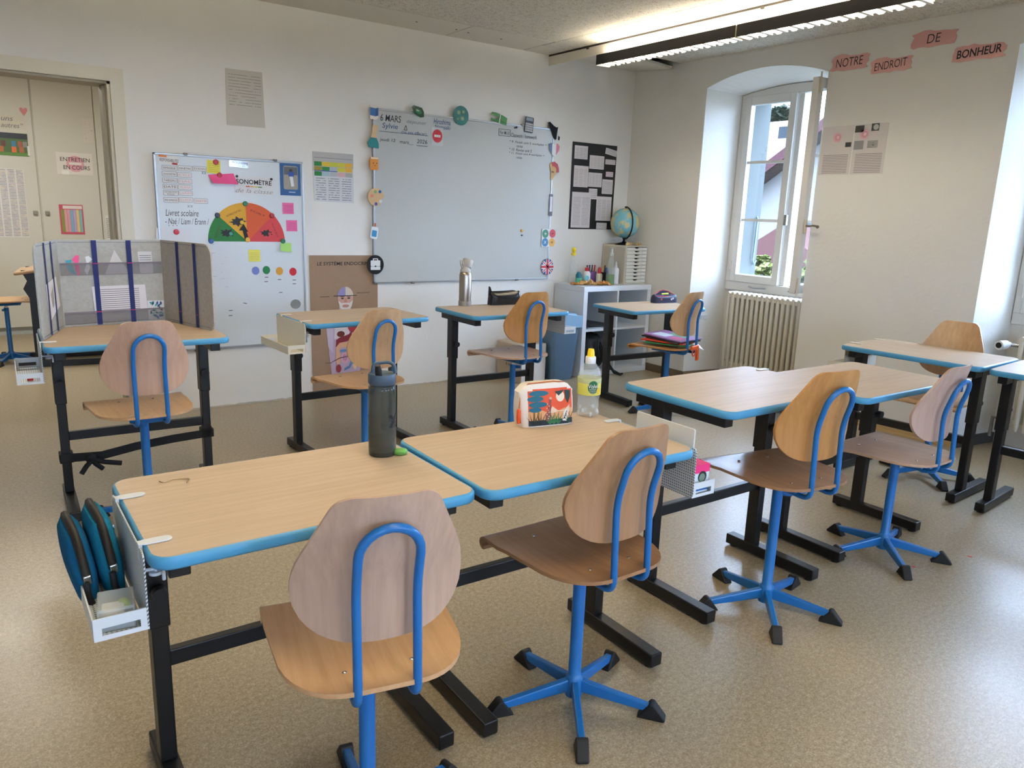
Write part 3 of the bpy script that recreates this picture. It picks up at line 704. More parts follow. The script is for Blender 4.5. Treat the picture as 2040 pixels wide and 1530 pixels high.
# the other desk and chair
def tall_desk():
    t = empty('school_desk', (.62, 7.15, 0), R(-8), 'tilted pupil desk in the next room half hidden by the felt screen', 'desk', 'height adjustable pupil desks')
    rot = Matrix.Rotation(R(-9), 3, 'Y')
    G().box((.05, 0, .79), (.70, .5, .025), rot).build('tabletop', wood('old_beech', '#A98A6C', '#BC9E80', .4), t, bevel=.01)
    for sy in (-.2, .2):
        G().prism([(-.21, .045), (-.21, .55), (-.245, .62), (-.215, .68), (-.25, .76), (-.15, .76), (-.15, .045)], sy - .02, sy + .02, 'xz').build('post', M_BLACK, t)
        G().bb(-.33, .28, sy - .022, sy + .022, 0, .05).build('foot', M_BLACK, t)
    G().bb(-.2, -.16, -.19, .19, .3, .34).build('crossbar', M_BLACK, t)
tall_desk()
make_chair(.235, 7.30, -82, .50, 30, 'orange school chair cut off by the left edge in the next room', M_SEAT_TAN, M_BACK_ORANGE)

# ================================================================ LEFT WHITEBOARD
def board(name, x0, x1, z0, z1, label, mm):
    b = empty(name, ((x0 + x1) / 2, YB, (z0 + z1) / 2), 0, label, 'whiteboard'); w, h = x1 - x0, z1 - z0
    G().bb(-w / 2 + .008, w / 2 - .008, -.018, 0, -h / 2 + .008, h / 2 - .008).build('panel', mm, b)
    for n, (a, c, d, e) in dict(a=(-w / 2, w / 2, h / 2 - .012, h / 2), b=(-w / 2, w / 2, -h / 2, -h / 2 + .012), c=(-w / 2, -w / 2 + .012, -h / 2, h / 2), d=(w / 2 - .012, w / 2, -h / 2, h / 2)).items():
        G().bb(a, c, -.022, 0, d, e).build('frame_rail', M_ALU, b, bevel=.002)
    for fx in (-.30, .30):
        for s in (-1, 1): G().bb(fx * w - .012, fx * w + .012, -.026, -.004, s * h / 2 - .008, s * h / 2 + .008).build('bracket', mat('#7C7A74', .4, .5), b, bevel=.003)
    return b
M_BOARD = mat('#D6DDE2', .24, 0, .4)
M_BOARD2 = mat('#BBBFBE', .14, 0, .55)
lb = board('whiteboard', .973, 1.887, .394, 1.600, 'white magnetic board by the door, crowded with notes and magnets', M_BOARD)
LX, LZ = 1.430, .997
def L_(x, z, off=.0185): return (x, YB - off, z)
# writing directly on the board is part of it
def write(b, cx0, cz0, off, s, x, z, w, h, m, shear=.2, rot=0, thin=-.012):
    o = text(b, s, 0, 0, w, h, m, 0, shear, 0, thin, 'handwriting')
    o.matrix_local = Matrix.Translation((x - cx0, -off, z - cz0)) @ BACK.to_4x4() @ Matrix.Rotation(rot, 4, 'Z'); return o
write(lb, LX, LZ, .019, 'Livret scolaire', 1.117, 1.252, .19, .038, M_INK, .2, 0, -.004); write(lb, LX, LZ, .019, '- Naé / Liam / Erann /', 1.145, 1.202, .255, .036, M_INK, .2, 0, -.004)
write(lb, LX, LZ, .019, '. . .', 1.06, 1.175, .05, .006, M_INK, 0); write(lb, LX, LZ, .019, 'xx', 1.257, 1.497, .03, .016, mat('#23406B', .6)); write(lb, LX, LZ, .019, 'xx', 1.165, 1.293, .035, .014, mat('#3E5F8A', .6))
def plate(name, label, s, x0, x1, z0, z1, ink, m='#D9D7D6', rot=0, hh=.45, group=None, lines=None):
    w, h = x1 - x0, z1 - z0
    o = wallthing(name, L_((x0 + x1) / 2, (z0 + z1) / 2), BACK, rrect(w, h, .004, 2), mat('#5D5A5C', .5), label, 'name plate', .0012, rot, 'duty plates on the board')
    deco(o, 'face', rrect(w - .003, h - .003, .003, 2), mat(m, .35), .0012, .0004)
    if lines:
        for i, t_ in enumerate(lines): text(o, t_, 0, h * (.2 - .42 * i), w * (.8 - .3 * i), h * .3, ink, .0018)
    elif s: text(o, s, 0, 0, w * .82, h * hh, ink, .0018)
    return o
o = wallthing('header_plate', L_(1.060, 1.561), BACK, rect(.118, .05), mat('#DDDBD8', .3), 'header card reading responsabilités in the top left corner of the board', 'sign', .0012, R(-3))
deco(o, 'corner', rect(.045, .012, -.036, .019), mat('#D37C3B', .5)); deco(o, 'corner', rect(.03, .011, .032, -.019), mat('#B03038', .5)); text(o, 'RESPONSABILITÉS', 0, 0, .105, .022, M_INK, .003)
G1 = mat('#4A474A', .6); PK = mat('#D9A7A5', .6)
plate('duty_plate', 'plate reading ramasseur, first in the left column', 'RAMASSEUR', 1.017, 1.101, 1.500, 1.528, G1, rot=R(-2)); plate('duty_plate', 'plate reading fenêtre in the top row of plates', 'FENÊTRE', 1.107, 1.188, 1.502, 1.533, G1)
plate('duty_plate', 'plate with grey letters at the right end of the top row', 'EVANN', 1.192, 1.272, 1.506, 1.534, M_GREYINK)
for s, lb_, z in (('SONOMÈTRE', 'plate reading sonomètre in the left column', 1.480), ('TABLEAU', 'plate reading tableau in the left column', 1.442), ('DATE', 'plate reading date in the left column', 1.405)):
    plate('duty_plate', lb_, s, 1.016, 1.099, z - .0145, z + .0145, G1)
plate('duty_plate', 'two-line plate reading distributeur of sheets, left column', None, 1.016, 1.101, 1.353, 1.383, G1, lines=('DISTRIBUTEUR', 'FEUILLES')); plate('duty_plate', 'plate reading propreté at the foot of the left column', 'PROPRETÉ', 1.016, 1.101, 1.312, 1.342, G1)
for s, lb_, z in (('KYLE', 'plate with a short pink name, second in the middle column', 1.478), ('NAE', 'plate with a pink name, third in the middle column', 1.441), ('YUNA', 'plate with a pink name, fourth in the middle column', 1.406), ('LIAM', 'plate with an orange name, fifth in the middle column', 1.371), ('ELISA', 'plate with a faint name, bottom of the middle column', 1.331)):
    plate('duty_plate', lb_, s, 1.102, 1.184, z - .0145, z + .0145, PK)
plate('duty_plate', 'plate with a reddish name at the right end of the bottom row', 'SHAYSS', 1.190, 1.272, 1.312, 1.342, mat('#B98689', .6))
def magnet(x, z, r, c, label, off=.0185, th=.009, group='round magnets on the boards', cat='magnet'):
    o = empty('round_magnet', (x, YB - off, z), 0, label, cat, group)
    o.matrix_world = Matrix.Translation((x, YB - off, z)) @ BACK.to_4x4()
    G().lathe([(r, 0), (r, th * .6), (r * .86, th), (r * .3, th * 1.05)], (0, 0, 0), 20).build('cap', mat(c, .3), o, 40)
    return o
def note(x, z, w, h, c, label, roll=0, curl=0, ink=None, off=.0185, name='sticky_note'):
    o = empty(name, (0, 0, 0), 0, label, 'sticky note', 'sticky notes on the board'); place(o, (x, YB - off, z), BACK, roll)
    rows = []
    for i in range(7):
        v = i / 6; rows.append([(w * (j / 6 - .5), h * (v - .5), .0015 + curl * (1 - v) ** 2 * (.6 + .4 * j / 6)) for j in range(7)])
    G().shell(rows, .0006).build('sheet', page('note' + c + label[:6], 7, 1, .55, c, ink, (.12, .88, .08, .85), .22, 6) if ink else mat(c, .7), o, 60)
    return o
note(1.316, 1.536, .080, .078, '#E3D93C', 'yellow sticky note under the upper red magnet', R(-3), .004, '#B4A62E')
p = empty('sticky_note', (0, 0, 0), 0, 'curled bright pink sticky note held by a red magnet', 'sticky note', 'sticky notes on the board'); place(p, L_(1.355, 1.47), BACK)
rows = []
for i in range(7):
    v = i / 6; rows.append([(-.075 + .155 * j / 6 + (1 - v) * .02, -.032 + v * (.05 + .016 * j / 6) + (.0 if j else -.0) , .002 + .035 * (1 - v) ** 1.5 * (1 - .45 * j / 6)) for j in range(7)])
G().shell(rows, .0007).build('sheet', mat('#EC5C96', .7), p, 60)
magnet(1.331, 1.566, .017, '#B4182B', 'red magnet on the yellow sticky note'); magnet(1.349, 1.489, .016, '#B4182B', 'red magnet on the curled pink note'); magnet(1.076, 1.137, .017, '#C0182B', 'red magnet holding the sheet beside the felt screen')
o = wallthing('programme_label', L_(1.470, 1.562), BACK, rect(.117, .038), mat('#C9CED2', .1, .2), 'shiny label reading programme at the top of the left board', 'label', .0012, R(-3))
text(o, 'PROGRAMME', .008, .008, .10, .015, M_INK, .002); text(o, 'SCIENCES', 0, -.010, .075, .010, M_GREYINK, .002)
o = wallthing('sound_meter_sign', L_(1.563, 1.436), BACK, rect(.245, .112), mat('#D8D8DA', .35), 'white sign reading sonomètre de la classe', 'sign', .0015, R(-1))
text(o, 'SONOMÈTRE', -.002, .024, .225, .036, M_INK, .0022, 0, 0, .015); text(o, 'de la classe', 0, -.035, .235, .026, M_GREYINK, .0022, .35, 0, -.012)
for i, c in enumerate(('#C5414A', '#E0A23C', '#C9C04A', '#3E8A4A')): deco(o, 'colour_bar', rect(.024, .006, -.042 + i * .026, -.008), mat(c, .5))
magnet(1.455, 1.488, .008, '#141416', 'small black magnet at the left corner of the sonomètre sign'); magnet(1.673, 1.481, .008, '#141416', 'small black magnet at the right corner of the sonomètre sign')
o = wallthing('portrait_poster', L_(1.800, 1.485), BACK, rect(.138, .203), mat('#24568F', .35), 'blue bordered portrait card at the top right of the left board', 'poster', .0015)
deco(o, 'photo', rrect(.096, .15, .01, 3, .002, .012), mat('#9B968C', .4), .0016); deco(o, 'photo', rect(.09, .05, .002, .055), mat('#5B5F66', .4), .0024)
deco(o, 'figure', ngon(.011, 14, .004, .058), mat('#3A3230', .5), .003); deco(o, 'figure', [(-.015, .05), (.025, .05), (.022, .02), (-.012, .02)], mat('#2E4FA0', .5), .003); deco(o, 'figure', [(-.006, .02), (.016, .02), (.024, -.04), (.004, -.045)], mat('#D8DCE4', .5), .003)
deco(o, 'caption', rect(.045, .006, .01, -.08), mat('#AFC0D4', .5), .0016)
note(1.779, 1.300, .075, .072, '#E4609C', 'upper small pink sticky note with writing on the right', 0, .002, '#A83E70'); note(1.800, 1.188, .074, .072, '#E4609C', 'lower small pink sticky note with writing on the right', 0, .002, '#A83E70')
# sound meter fan
fan = empty('sound_meter_fan', (0, 0, 0), 0, 'half round laminated noise meter in green, yellow, orange and red', 'sound meter'); place(fan, L_(1.506, 1.082), BACK)
def sector(a0, a1, r=.245, n=14): return [(0, 0)] + [(r * math.cos(R(a0 + (a1 - a0) * k / n)), r * math.sin(R(a0 + (a1 - a0) * k / n))) for k in range(n + 1)]
for (a0, a1, c, s) in ((138, 180, '#2F7A3F', 'NIVEAU 1'), (91, 138, '#D9A63A', 'ON PARLE TOUT BAS'), (45, 91, '#D4603A', 'FORT'), (0, 45, '#CF4A50', 'TROP DE BRUIT')):
    sc_ = deco(fan, 'sector', sector(a0, a1), mat(c, .45, spec=.3), 0, .0012)
    am = R((a0 + a1) / 2); text(sc_, s, .195 * math.cos(am), .195 * math.sin(am), .10, .012, mat('#5A3A2A', .6) if a0 else mat('#7E2A30', .6), .0018, 0, am - PI / 2 if am > PI / 4 else am - PI / 2)
splat = [(-.5, .1), (-.32, .22), (-.42, .5), (-.15, .3), (0, .5), (.12, .3), (.42, .42), (.32, .12), (.5, -.05), (.3, -.2), (.36, -.46), (.08, -.3), (-.12, -.48), (-.2, -.25), (-.46, -.3), (-.34, -.05)]
for (x, z, k, rot, e) in ((-.125, .052, .085, .2, '#3E9A8A'), (-.055, .125, .095, 1.0, '#E0B23A'), (.125, .055, .075, .5, '#C94A50')):
    q = deco(fan, 'creature', [(x + k * (p[0] * math.cos(rot) - p[1] * math.sin(rot)), z + .62 * k * (p[0] * math.sin(rot) + p[1] * math.cos(rot))) for p in splat], mat('#26262A', .5), .0016)
    q2 = deco(fan, 'eye', ngon(k * .13, 14, x + k * .25, z - k * .04), mat(e, .5), .0026)
deco(fan, 'pointer', [(-.018, .012), (.01, .004), (-.004, .062), (.006, .062), (-.022, .112), (-.052, .07), (-.030, .070)], M_INK, .0032)
for (x, z, c, l) in ((1.324, 1.244, '#1C2440', 'navy magnet on the upper left edge of the noise meter'), (1.500, 1.321, '#20744A', 'green magnet at the top of the noise meter'), (1.669, 1.251, '#A81C2C', 'red magnet on the upper right edge of the noise meter'), (1.737, 1.087, '#1E7048', 'green magnet at the right foot of the noise meter'), (1.278, 1.083, '#1F4E93', 'blue magnet at the left foot of the noise meter'), (1.505, 1.094, '#D6A436', 'yellow magnet at the pivot of the noise meter')):
    magnet(x, z, .016, c, l, .021)
note(1.755, 1.048, .072, .058, '#A9DC7A', 'light green sticky note hanging from the green magnet', R(-6), .02)
note(1.546, .992, .075, .077, '#DDD546', 'yellow sticky note below the noise meter', 0, .003, '#B0A83A')
wallthing('held_sheet', L_(1.065, 1.095), BACK, rect(.21, .13), page('held', 8, 1, .2, '#D4D7DC', '#6C6A70'), 'white sheet under the red magnet behind the felt screen', 'sheet')
wallthing('list_sheet', L_(1.325, .925), BACK, [(-.085, .145), (.07, .15), (.095, -.13), (-.07, -.145)], page('listsh', 22, 1, .34, '#D3D8DF', '#9C9AA2', (.05, .75, .03, .98), .14, 3), 'lined list sheet sticking out right of the felt screen', 'sheet')
for (x, z, c, l) in ((1.550, .894, '#6F7FC4', 'lilac paper disc, first of the row of four'), (1.621, .897, '#157A44', 'green paper disc in the row of four'), (1.708, .889, '#D39A36', 'amber paper disc in the row of four'), (1.800, .884, '#C01C2E', 'red paper disc, last of the row of four')):
    wallthing('paper_disc', L_(x, z), BACK, ngon(.0245, 24, 0, 0, 1, 1.1), mat(c, .5), l, 'disc', .0012, 0, 'coloured discs on the board')
o = wallthing('moon_cutout', L_(1.812, .664), BACK, ngon(.036, 20, 0, 0, 1, .9), mat('#8A8E90', .6, var=.5), 'grey moon-like paper disc at the bottom right of the left board', 'cutout', .0012)
for i, (x, z, l) in enumerate(((1.620, .850, 'upper name tag below the green disc'), (1.616, .821, 'lower name tag below the green disc'), (1.706, .833, 'name tag below the amber disc'), (1.807, .828, 'upper name tag below the red disc'), (1.806, .802, 'lower name tag below the red disc'), (1.712, .747, 'lone name tag above the moon cutout'), (1.473, .683, 'tilted name tag left of the moon cutout'), (1.379, .640, 'upper tag of the pair low on the board'), (1.376, .607, 'lower tag of the pair low on the board'))):
    o = wallthing('name_tag', L_(x, z), BACK, rect(.055, .022), mat('#D3DAE0', .4), l, 'tag', .0008, R(-12) if i == 6 else 0, 'name tags on the board'); deco(o, 'print', rect(.024, .006), M_GREYINK, .001, .0003)

# papers on the wall
B0 = lambda x, z, off=.0008: (x, YB - off, z)
wallthing('typed_sheet', B0(1.532, 1.962), BACK, [(-.113, .165), (.112, .168), (.120, -.165), (-.118, -.168)], page('typed', 19, 1, .50, '#BFBAAF', '#8D8982', (.08, .92, .35, .93), .2, 6), 'grey typed sheet taped alone high above the left board', 'sheet')
o = wallthing('coloured_timetable', B0(2.108, 1.595), BACK, rect(.29, .165), mat('#B3B2B0', .4), 'timetable strip with green, yellow and blue cells on the wall', 'timetable', .001)
cells = [(0, 0, '#1E7A34'), (1, 0, '#D7B52E'), (2, 0, '#B9BE3A'), (3, 0, '#C9C23C'), (4, 0, '#D9A93A'), (0, 1, '#9A8A2A'), (1, 1, '#1E7A34'), (2, 1, '#A9B4BE'), (3, 1, '#C9C23C'), (4, 1, '#D9A93A'), (0, 2, '#1E7A34'), (1, 2, '#A3BCCB'), (2, 2, '#B2B6BA'), (3, 2, '#D5A9B0'), (4, 2, '#A6A6A4')]
for i, j, c in cells: deco(o, 'cell', rect(.053, .029, -.11 + i * .055, .005 - j * .032), mat(c, .5), .0011)
deco(o, 'rule', rect(.275, .003, 0, .045), M_GREYINK, .0011); deco(o, 'rule', rect(.165, .006, -.055, -.04), mat('#3E5EA0', .5), .0018)
wallthing('printed_list', B0(2.325, 1.455), BACK, [(-.145, .10), (.145, .125), (.145, -.105), (-.14, -.10)], page('plist', 15, 3, .5, '#CFD0D4', '#8C8B90', (.06, .94, .05, .7), .35, 14), 'white printed list below the coloured timetable', 'sheet').location.x = 2.108

# ================================================================ BROWN ANATOMY POSTER
o = wallthing('anatomy_poster', (2.176, YB - .003, .505), BACK, [(-.256, .487), (.256, .485), (.252, -.485), (-.248, -.485)], mat('#9A7F68', .8, var=.12), 'brown paper poster of the endocrine system leaning behind a desk', 'poster', .002)
text(o, 'LE SYSTÈME ENDOCRINIEN', .02, .432, .44, .030, M_INK, .0028, .05, 0, .012)
sk, lil = mat('#C79B8C', .6), mat('#8C86B5', .6)
def an_(n, pts, m, z=.0028): return deco(o, n, [(x - 2.176, zz - .505) for x, zz in pts], m, z, .0008)
def ell(x, z, rx, rz, n=22, a0=0, a1=360): return [(x + rx * math.cos(R(a0 + (a1 - a0) * k / n)), z + rz * math.sin(R(a0 + (a1 - a0) * k / n))) for k in range(n + (0 if a1 - a0 == 360 else 1))]
an_('neck', [(2.135, .66), (2.215, .66), (2.225, .56), (2.125, .56)], mat('#C4B6C4', .6)); an_('torso', [(2.11, .57), (2.24, .57), (2.30, .53), (2.31, .30), (2.28, .12), (2.07, .12), (2.05, .30), (2.045, .53)], mat('#B9A3BC', .6))
an_('torso', [(2.10, .56), (2.20, .56), (2.21, .40), (2.09, .40)], mat('#D6CCD3', .6), .0036); an_('arm', [(2.03, .52), (2.085, .53), (2.08, .30), (2.045, .345)], mat('#C3B5CB', .6), .0036)
an_('head', ell(2.180, .690, .058, .078), sk, .0036); an_('brain', ell(2.180, .705, .059, .066, 16, 90, 180) + [(2.180, .705)], lil, .0044); an_('brain', [(2.180, .705)] + ell(2.180, .705, .059, .066, 16, 0, 90), mat('#CDBFAE', .6), .0044)
an_('muscle', [(2.124, .675), (2.15, .655), (2.18, .66), (2.21, .655), (2.236, .675), (2.225, .63), (2.205, .605), (2.155, .605), (2.135, .63)], mat('#DAD3CF', .6), .0044)
an_('mouth', ell(2.180, .635, .026, .011, 14), mat('#B98078', .6), .0052)
for s in (-1, 1): an_('eye', ell(2.180 + s * .024, .690, .011, .006, 12), mat('#3F3634', .6), .0052); an_('brow', rect(.028, .005, 2.180 + s * .024, .702), mat('#6A5148', .6), .0052)
an_('nose', [(2.174, .69), (2.186, .69), (2.194, .658), (2.166, .658)], mat('#B98577', .6), .0052)
an_('line', rect(.175, .0045, 2.178, .7085), M_INK, .006); an_('line', [(2.07, .235), (2.072, .24), (2.13, .265), (2.19, .272), (2.19, .267), (2.13, .259)], M_INK, .006)
an_('thyroid', [(2.145, .53), (2.155, .54), (2.165, .53), (2.16, .515), (2.17, .49), (2.16, .49), (2.153, .508), (2.143, .49), (2.137, .495), (2.148, .515)], mat('#C58AA0', .6), .0044)
an_('heart', ell(2.235, .49, .042, .05, 18), mat('#9E2F3C', .6), .0044); an_('lung', ell(2.255, .545, .04, .05, 16), mat('#A84A50', .6), .0042)
an_('organ', ell(2.14, .435, .03, .022, 14), mat('#6A2A20', .6), .0052); an_('liver', [(2.105, .395), (2.13, .41), (2.20, .43), (2.225, .455), (2.22, .40), (2.19, .38), (2.13, .372), (2.10, .34)], mat('#7E1F2C', .6), .0048)
an_('bowel', [(2.105, .365), (2.16, .378), (2.22, .365), (2.22, .34), (2.135, .335), (2.13, .22), (2.11, .215), (2.10, .25)], mat('#DBAA86', .6), .0046); an_('bowel', [(2.13, .32), (2.20, .325), (2.235, .30), (2.23, .215), (2.205, .18), (2.16, .165), (2.165, .185), (2.2, .20), (2.21, .23), (2.21, .295), (2.195, .305), (2.13, .302)], mat('#5F86B5', .6), .0052)
an_('bowel', ell(2.17, .26, .034, .04, 18), mat('#D3A3B4', .6), .005); an_('bowel', ell(2.245, .22, .018, .05, 16), mat('#E0C09A', .6), .005); an_('bowel', ell(2.17, .262, .02, .024, 16), mat('#B98AA8', .6), .0058); an_('organ', ell(2.12, .185, .02, .03, 14), mat('#8A2E3A', .6), .0052)
for (x, z, w) in ((2.025, .705, .07), (2.315, .725, .10), (2.045, .232, .05)): an_('caption', rect(w, .006, x, z), mat('#6E5A4A', .7), .003)

# ================================================================ MAIN WHITEBOARD
MX, MZ = 3.192, 1.3925
mb = board('whiteboard', 2.393, 3.991, .790, 1.995, 'large grey-white board with a marker tray edge in the middle of the wall', M_BOARD2)
MK = mat('#2B2D36', .6); MB = mat('#33507F', .6)
def wr(s, x, z, w, h, m=MK, sh=.12, rot=0): return write(mb, MX, MZ, .0192, s, x, z, w, h, m, sh, rot, .004)
wr('6 MARS', 2.530, 1.938, .16, .045); wr('déjeuner', 2.735, 1.927, .16, .032, mat('#7A8088', .6)); wr('Sylvie', 2.525, 1.882, .12, .045, MB); wr('Δ', 2.645, 1.885, .03, .034, MK)
wr('Hiroshima', 2.945, 1.953, .14, .036, MB); wr('Nagasaki', 2.95, 1.912, .13, .036, MB); wr('(ne pas effacer)', 2.715, 1.853, .20, .027, MB); wr('________________________', 2.635, 1.846, .39, .003, MK)
wr('jeudi 12', 2.505, 1.789, .12, .027); wr('mars__', 2.655, 1.783, .11, .02); wr('2026', 2.78, 1.802, .085, .028); wr('____', 2.78, 1.772, .09, .004)
wr('For M.10', 3.503, 1.925, .09, .026); 
for (x0, x1, z0, z1) in ((3.447, 3.558, 1.900, 1.903), (3.447, 3.558, 1.948, 1.951), (3.447, 3.450, 1.900, 1.950), (3.555, 3.558, 1.900, 1.950)):
    G().bb(x0 - MX, x1 - MX, -.0195, -.0185, z0 - MZ, z1 - MZ).build('drawn_line', MK, mb)
wr('Classwork / homework', 3.690, 1.915, .25, .030); wr('* 9  Finish unit 5 workplan +', 3.735, 1.863, .37, .024); wr('revise', 3.65, 1.836, .06, .020); wr('* 10  Revise unit 5', 3.66, 1.808, .22, .022); wr('* 11  Finish unit 4 workplan +', 3.725, 1.779, .35, .022); wr('revise', 3.65, 1.750, .055, .018)
Mm = lambda x, z, off=.0235: (x, YB - off, z)
def mag(name, x, z, outline, m, label, roll=0, th=.003, cat='magnet'): return wallthing(name, Mm(x, z), BACK, outline, m, label, cat, th, roll, 'cut-out magnets around the large board')
o = mag('eraser_magnet', 2.400, 1.966, [(-.030, .045), (0, .052), (.031, .045), (.031, -.038), (.010, -.052), (-.030, -.044)], mat('#E3DCD6', .35), 'blue and white rubber eraser magnet at the top left corner')
deco(o, 'sleeve', [(-.030, .030), (.010, .026), (.010, -.026), (-.030, -.022)], mat('#2F67A4', .35), .0032); deco(o, 'sleeve', [(.010, .026), (.031, .032), (.031, -.020), (.010, -.026)], mat('#22508A', .35), .0032)
o = mag('flask_magnet', 2.402, 1.806, [(-.010, .078), (.022, .074), (.026, .065), (.012, .01), (.032, -.045), (.032, -.078), (-.045, -.072), (-.055, -.045), (-.020, .01), (-.014, .062)], mat('#CDB089', .4), 'paper flask with teal liquid on the left frame')
deco(o, 'liquid', [(-.030, -.006), (.016, -.010), (.032, -.045), (.032, -.078), (-.045, -.072), (-.055, -.045)], mat('#1F7E86', .35), .0032)
o = mag('mug_magnet', 2.399, 1.625, rrect(.062, .088, .008, 3), mat('#D88F3C', .4), 'orange smiling paper mug on the left frame')
for s in (-1, 1): deco(o, 'eye', ngon(.004, 10, s * .013 + .006, .003), M_INK, .0032)
deco(o, 'smile', [(-.004, -.01), (.006, -.016), (.016, -.010), (.006, -.012)], M_INK, .0032); deco(o, 'rim', rect(.056, .010, .002, .036), mat('#E9DCC2', .4), .0032); deco(o, 'handle', rrect(.014, .05, .006, 3, -.032, .0), mat('#9C6530', .4), .001)
o = mag('palette_magnet', 2.411, 1.398, [(.062 * math.cos(R(a)) * (1 if not 300 < a < 360 else .72), .062 * math.sin(R(a)) * (1 if not 300 < a < 360 else .8)) for a in range(0, 360, 10)], mat('#CFAE82', .4), 'tan paint palette with colour dots on the left frame')
for (x, z, c) in ((-.005, .036, '#7FA36A'), (.030, .038, '#2F5F9C'), (-.030, .008, '#D98A70'), (.0, -.047, '#3C4F96'), (.035, -.028, '#D8DCDD')): deco(o, 'paint_dot', ngon(.0115, 14, x, z), mat(c, .35), .0032)
o = mag('glue_magnet', 2.399, 1.165, rrect(.055, .085, .012, 3, 0, -.015), mat('#E3E8EA', .35), 'small white glue bottle magnet with a blue label', R(-8))
deco(o, 'label_patch', rrect(.038, .045, .005, 2, .0, -.02), mat('#3F8FC4', .35), .0032); deco(o, 'nozzle', [(-.008, .028), (.008, .028), (.004, .055), (-.004, .055)], mat('#C9693C', .4), .0005)
o = mag('briefcase_magnet', 2.404, .925, ngon(.066, 36, 0, 0, 1, 1.04), mat('#121214', .35), 'round black disc with a white briefcase at the lower left corner')
deco(o, 'icon', rrect(.075, .042, .006, 3, .0, .010), M_WHITE, .0032); deco(o, 'icon', rrect(.075, .024, .004, 3, .0, -.025), M_WHITE, .0032); deco(o, 'icon', [(-.02, .031), (-.02, .045), (.02, .045), (.02, .031), (.014, .031), (.014, .039), (-.014, .039), (-.014, .031)], M_WHITE, .0032); deco(o, 'clasp', ngon(.006, 12, 0, -.011), mat('#121214', .35), .004)
o = mag('emerald_magnet', 2.743, 2.002, [(-.050, .028), (-.036, .042), (.030, .030), (.046, .004), (.048, -.030), (.020, -.036), (-.030, -.018)], mat('#174A30', .1, coat=1), 'dark green cut gem magnet on the top frame')
deco(o, 'facet', [(-.028, .022), (.020, .014), (.030, -.006), (.012, -.016), (-.018, -.004)], mat('#2E7A52', .1, coat=1), .0032); deco(o, 'facet', [(-.016, .016), (.008, .011), (.006, .004), (-.016, .007)], mat('#B9D4C4', .1), .004)
o = mag('earth_magnet', 3.101, 2.011, ngon(.066, 32, 0, 0, 1, 1.05), mat('#3F7F80', .15, coat=1, var=.5), 'round shiny blue-green earth magnet on the top frame')
for (x, z, k) in ((-.02, .02, .022), (.02, .028, .016), (.012, -.02, .02), (-.028, -.025, .014)): deco(o, 'land', [(x + k * p[0] * 1.6, z + k * p[1] * 1.6) for p in splat], mat('#86A07C', .3), .0032)
o = wallthing('no_entry_card', (2.905, YB - .0185, 1.847), BACK, rect(.098, .128), mat('#C4C9CC', .2), 'red no entry disc card on the large board', 'sign', .0012); deco(o, 'disc', ngon(.042, 28, 0, .004, 1, 1.1), mat('#B92B36', .35), .0014); b_ = deco(o, 'bar', rect(.05, .016, 0, .004), mat('#DCDDDE', .4), .0022); text(b_, 'STOP', 0, .004, .034, .007, M_GREYINK, .003)
clip = empty('green_peg_magnet', (0, 0, 0), 0, 'green paper clothes peg magnet on the top frame', 'magnet', 'cut-out magnets around the large board'); place(clip, Mm(3.443, 2.022), BACK, R(-6))
M_GP = mat('#3B7A40', .3)
G().prism([(-.072, .036), (-.03, .038), (.03, .030), (.072, .018), (.072, -.022), (.02, -.010), (0, .012), (-.072, .018)], 0, .004).build('jaw', M_GP, clip); G().prism([(-.072, -.006), (-.02, -.010), (.02, -.012), (.072, -.024), (.072, -.036), (-.072, -.024)], 0, .004).build('jaw', M_GP, clip); G().prism([(.002, .034), (.010, .034), (.006, -.032), (-.002, -.032)], .004, .007).build('spring', M_WHITE, clip)
calc = mag('calculator_magnet', 3.730, 2.003, rrect(.082, .118, .008, 3), mat('#26282C', .3), 'paper calculator with white keys on the top frame', R(-4)); deco(calc, 'screen', rect(.064, .024, 0, .042), mat('#8FA0AC', .2), .0032)
for i in range(5):
    for j in range(4): deco(calc, 'key', rect(.0105, .0125, -.029 + i * .0145, .006 - j * .0165), mat('#CFC9C6', .4), .0032)
orca = mag('orca_magnet', 3.990, 1.978, [(-.070, .062), (-.052, .068), (-.010, .040), (.018, .030), (.034, .036), (.030, .020), (.024, -.012), (.020, -.058), (.006, -.066), (-.010, -.050), (-.028, -.010), (-.058, .030)], mat('#0C0D10', .6, spec=.2), 'black and white orca magnet at the top right corner')
deco(orca, 'belly', [(.028, .010), (.036, -.012), (.038, -.050), (.026, -.062), (.022, -.02)], mat('#D5D8DA', .3), .0008); deco(orca, 'tail', [(.040, -.030), (.056, -.042), (.052, -.068), (.038, -.064)], mat('#0C0D10', .6, spec=.2), .001)
def ht(px): return px
hb_ = [(-.056, .040), (-.035, .052), (-.012, .048), (0, .036), (.018, .052), (.040, .048), (.056, .030), (.050, -.005), (.028, -.035), (.006, -.054), (-.022, -.036), (-.050, .0)]
o = mag('heart_magnet', 3.990, 1.834, hb_, mat('#D9D6D2', .3), 'heart magnet in blue, white and red stripes')
deco(o, 'stripe', [(-.056, .040), (-.035, .052), (-.019, .050), (-.019, -.040), (-.050, .0)], mat('#2B4468', .3), .0032); deco(o, 'stripe', [(.022, .052), (.040, .048), (.056, .030), (.050, -.005), (.022, -.040)], mat('#B9424C', .3), .0032)
o = mag('helmet_magnet', 3.998, 1.668, [(-.045, .045), (-.030, .066), (.005, .074), (.038, .056), (.052, .020), (.055, -.008), (.030, -.012), (.020, .0), (.020, -.02), (-.002, -.048), (-.018, -.072), (-.030, -.068), (-.026, -.02), (-.036, .02)], mat('#C29A58', .4), 'golden helmet with a red crest on the right frame')
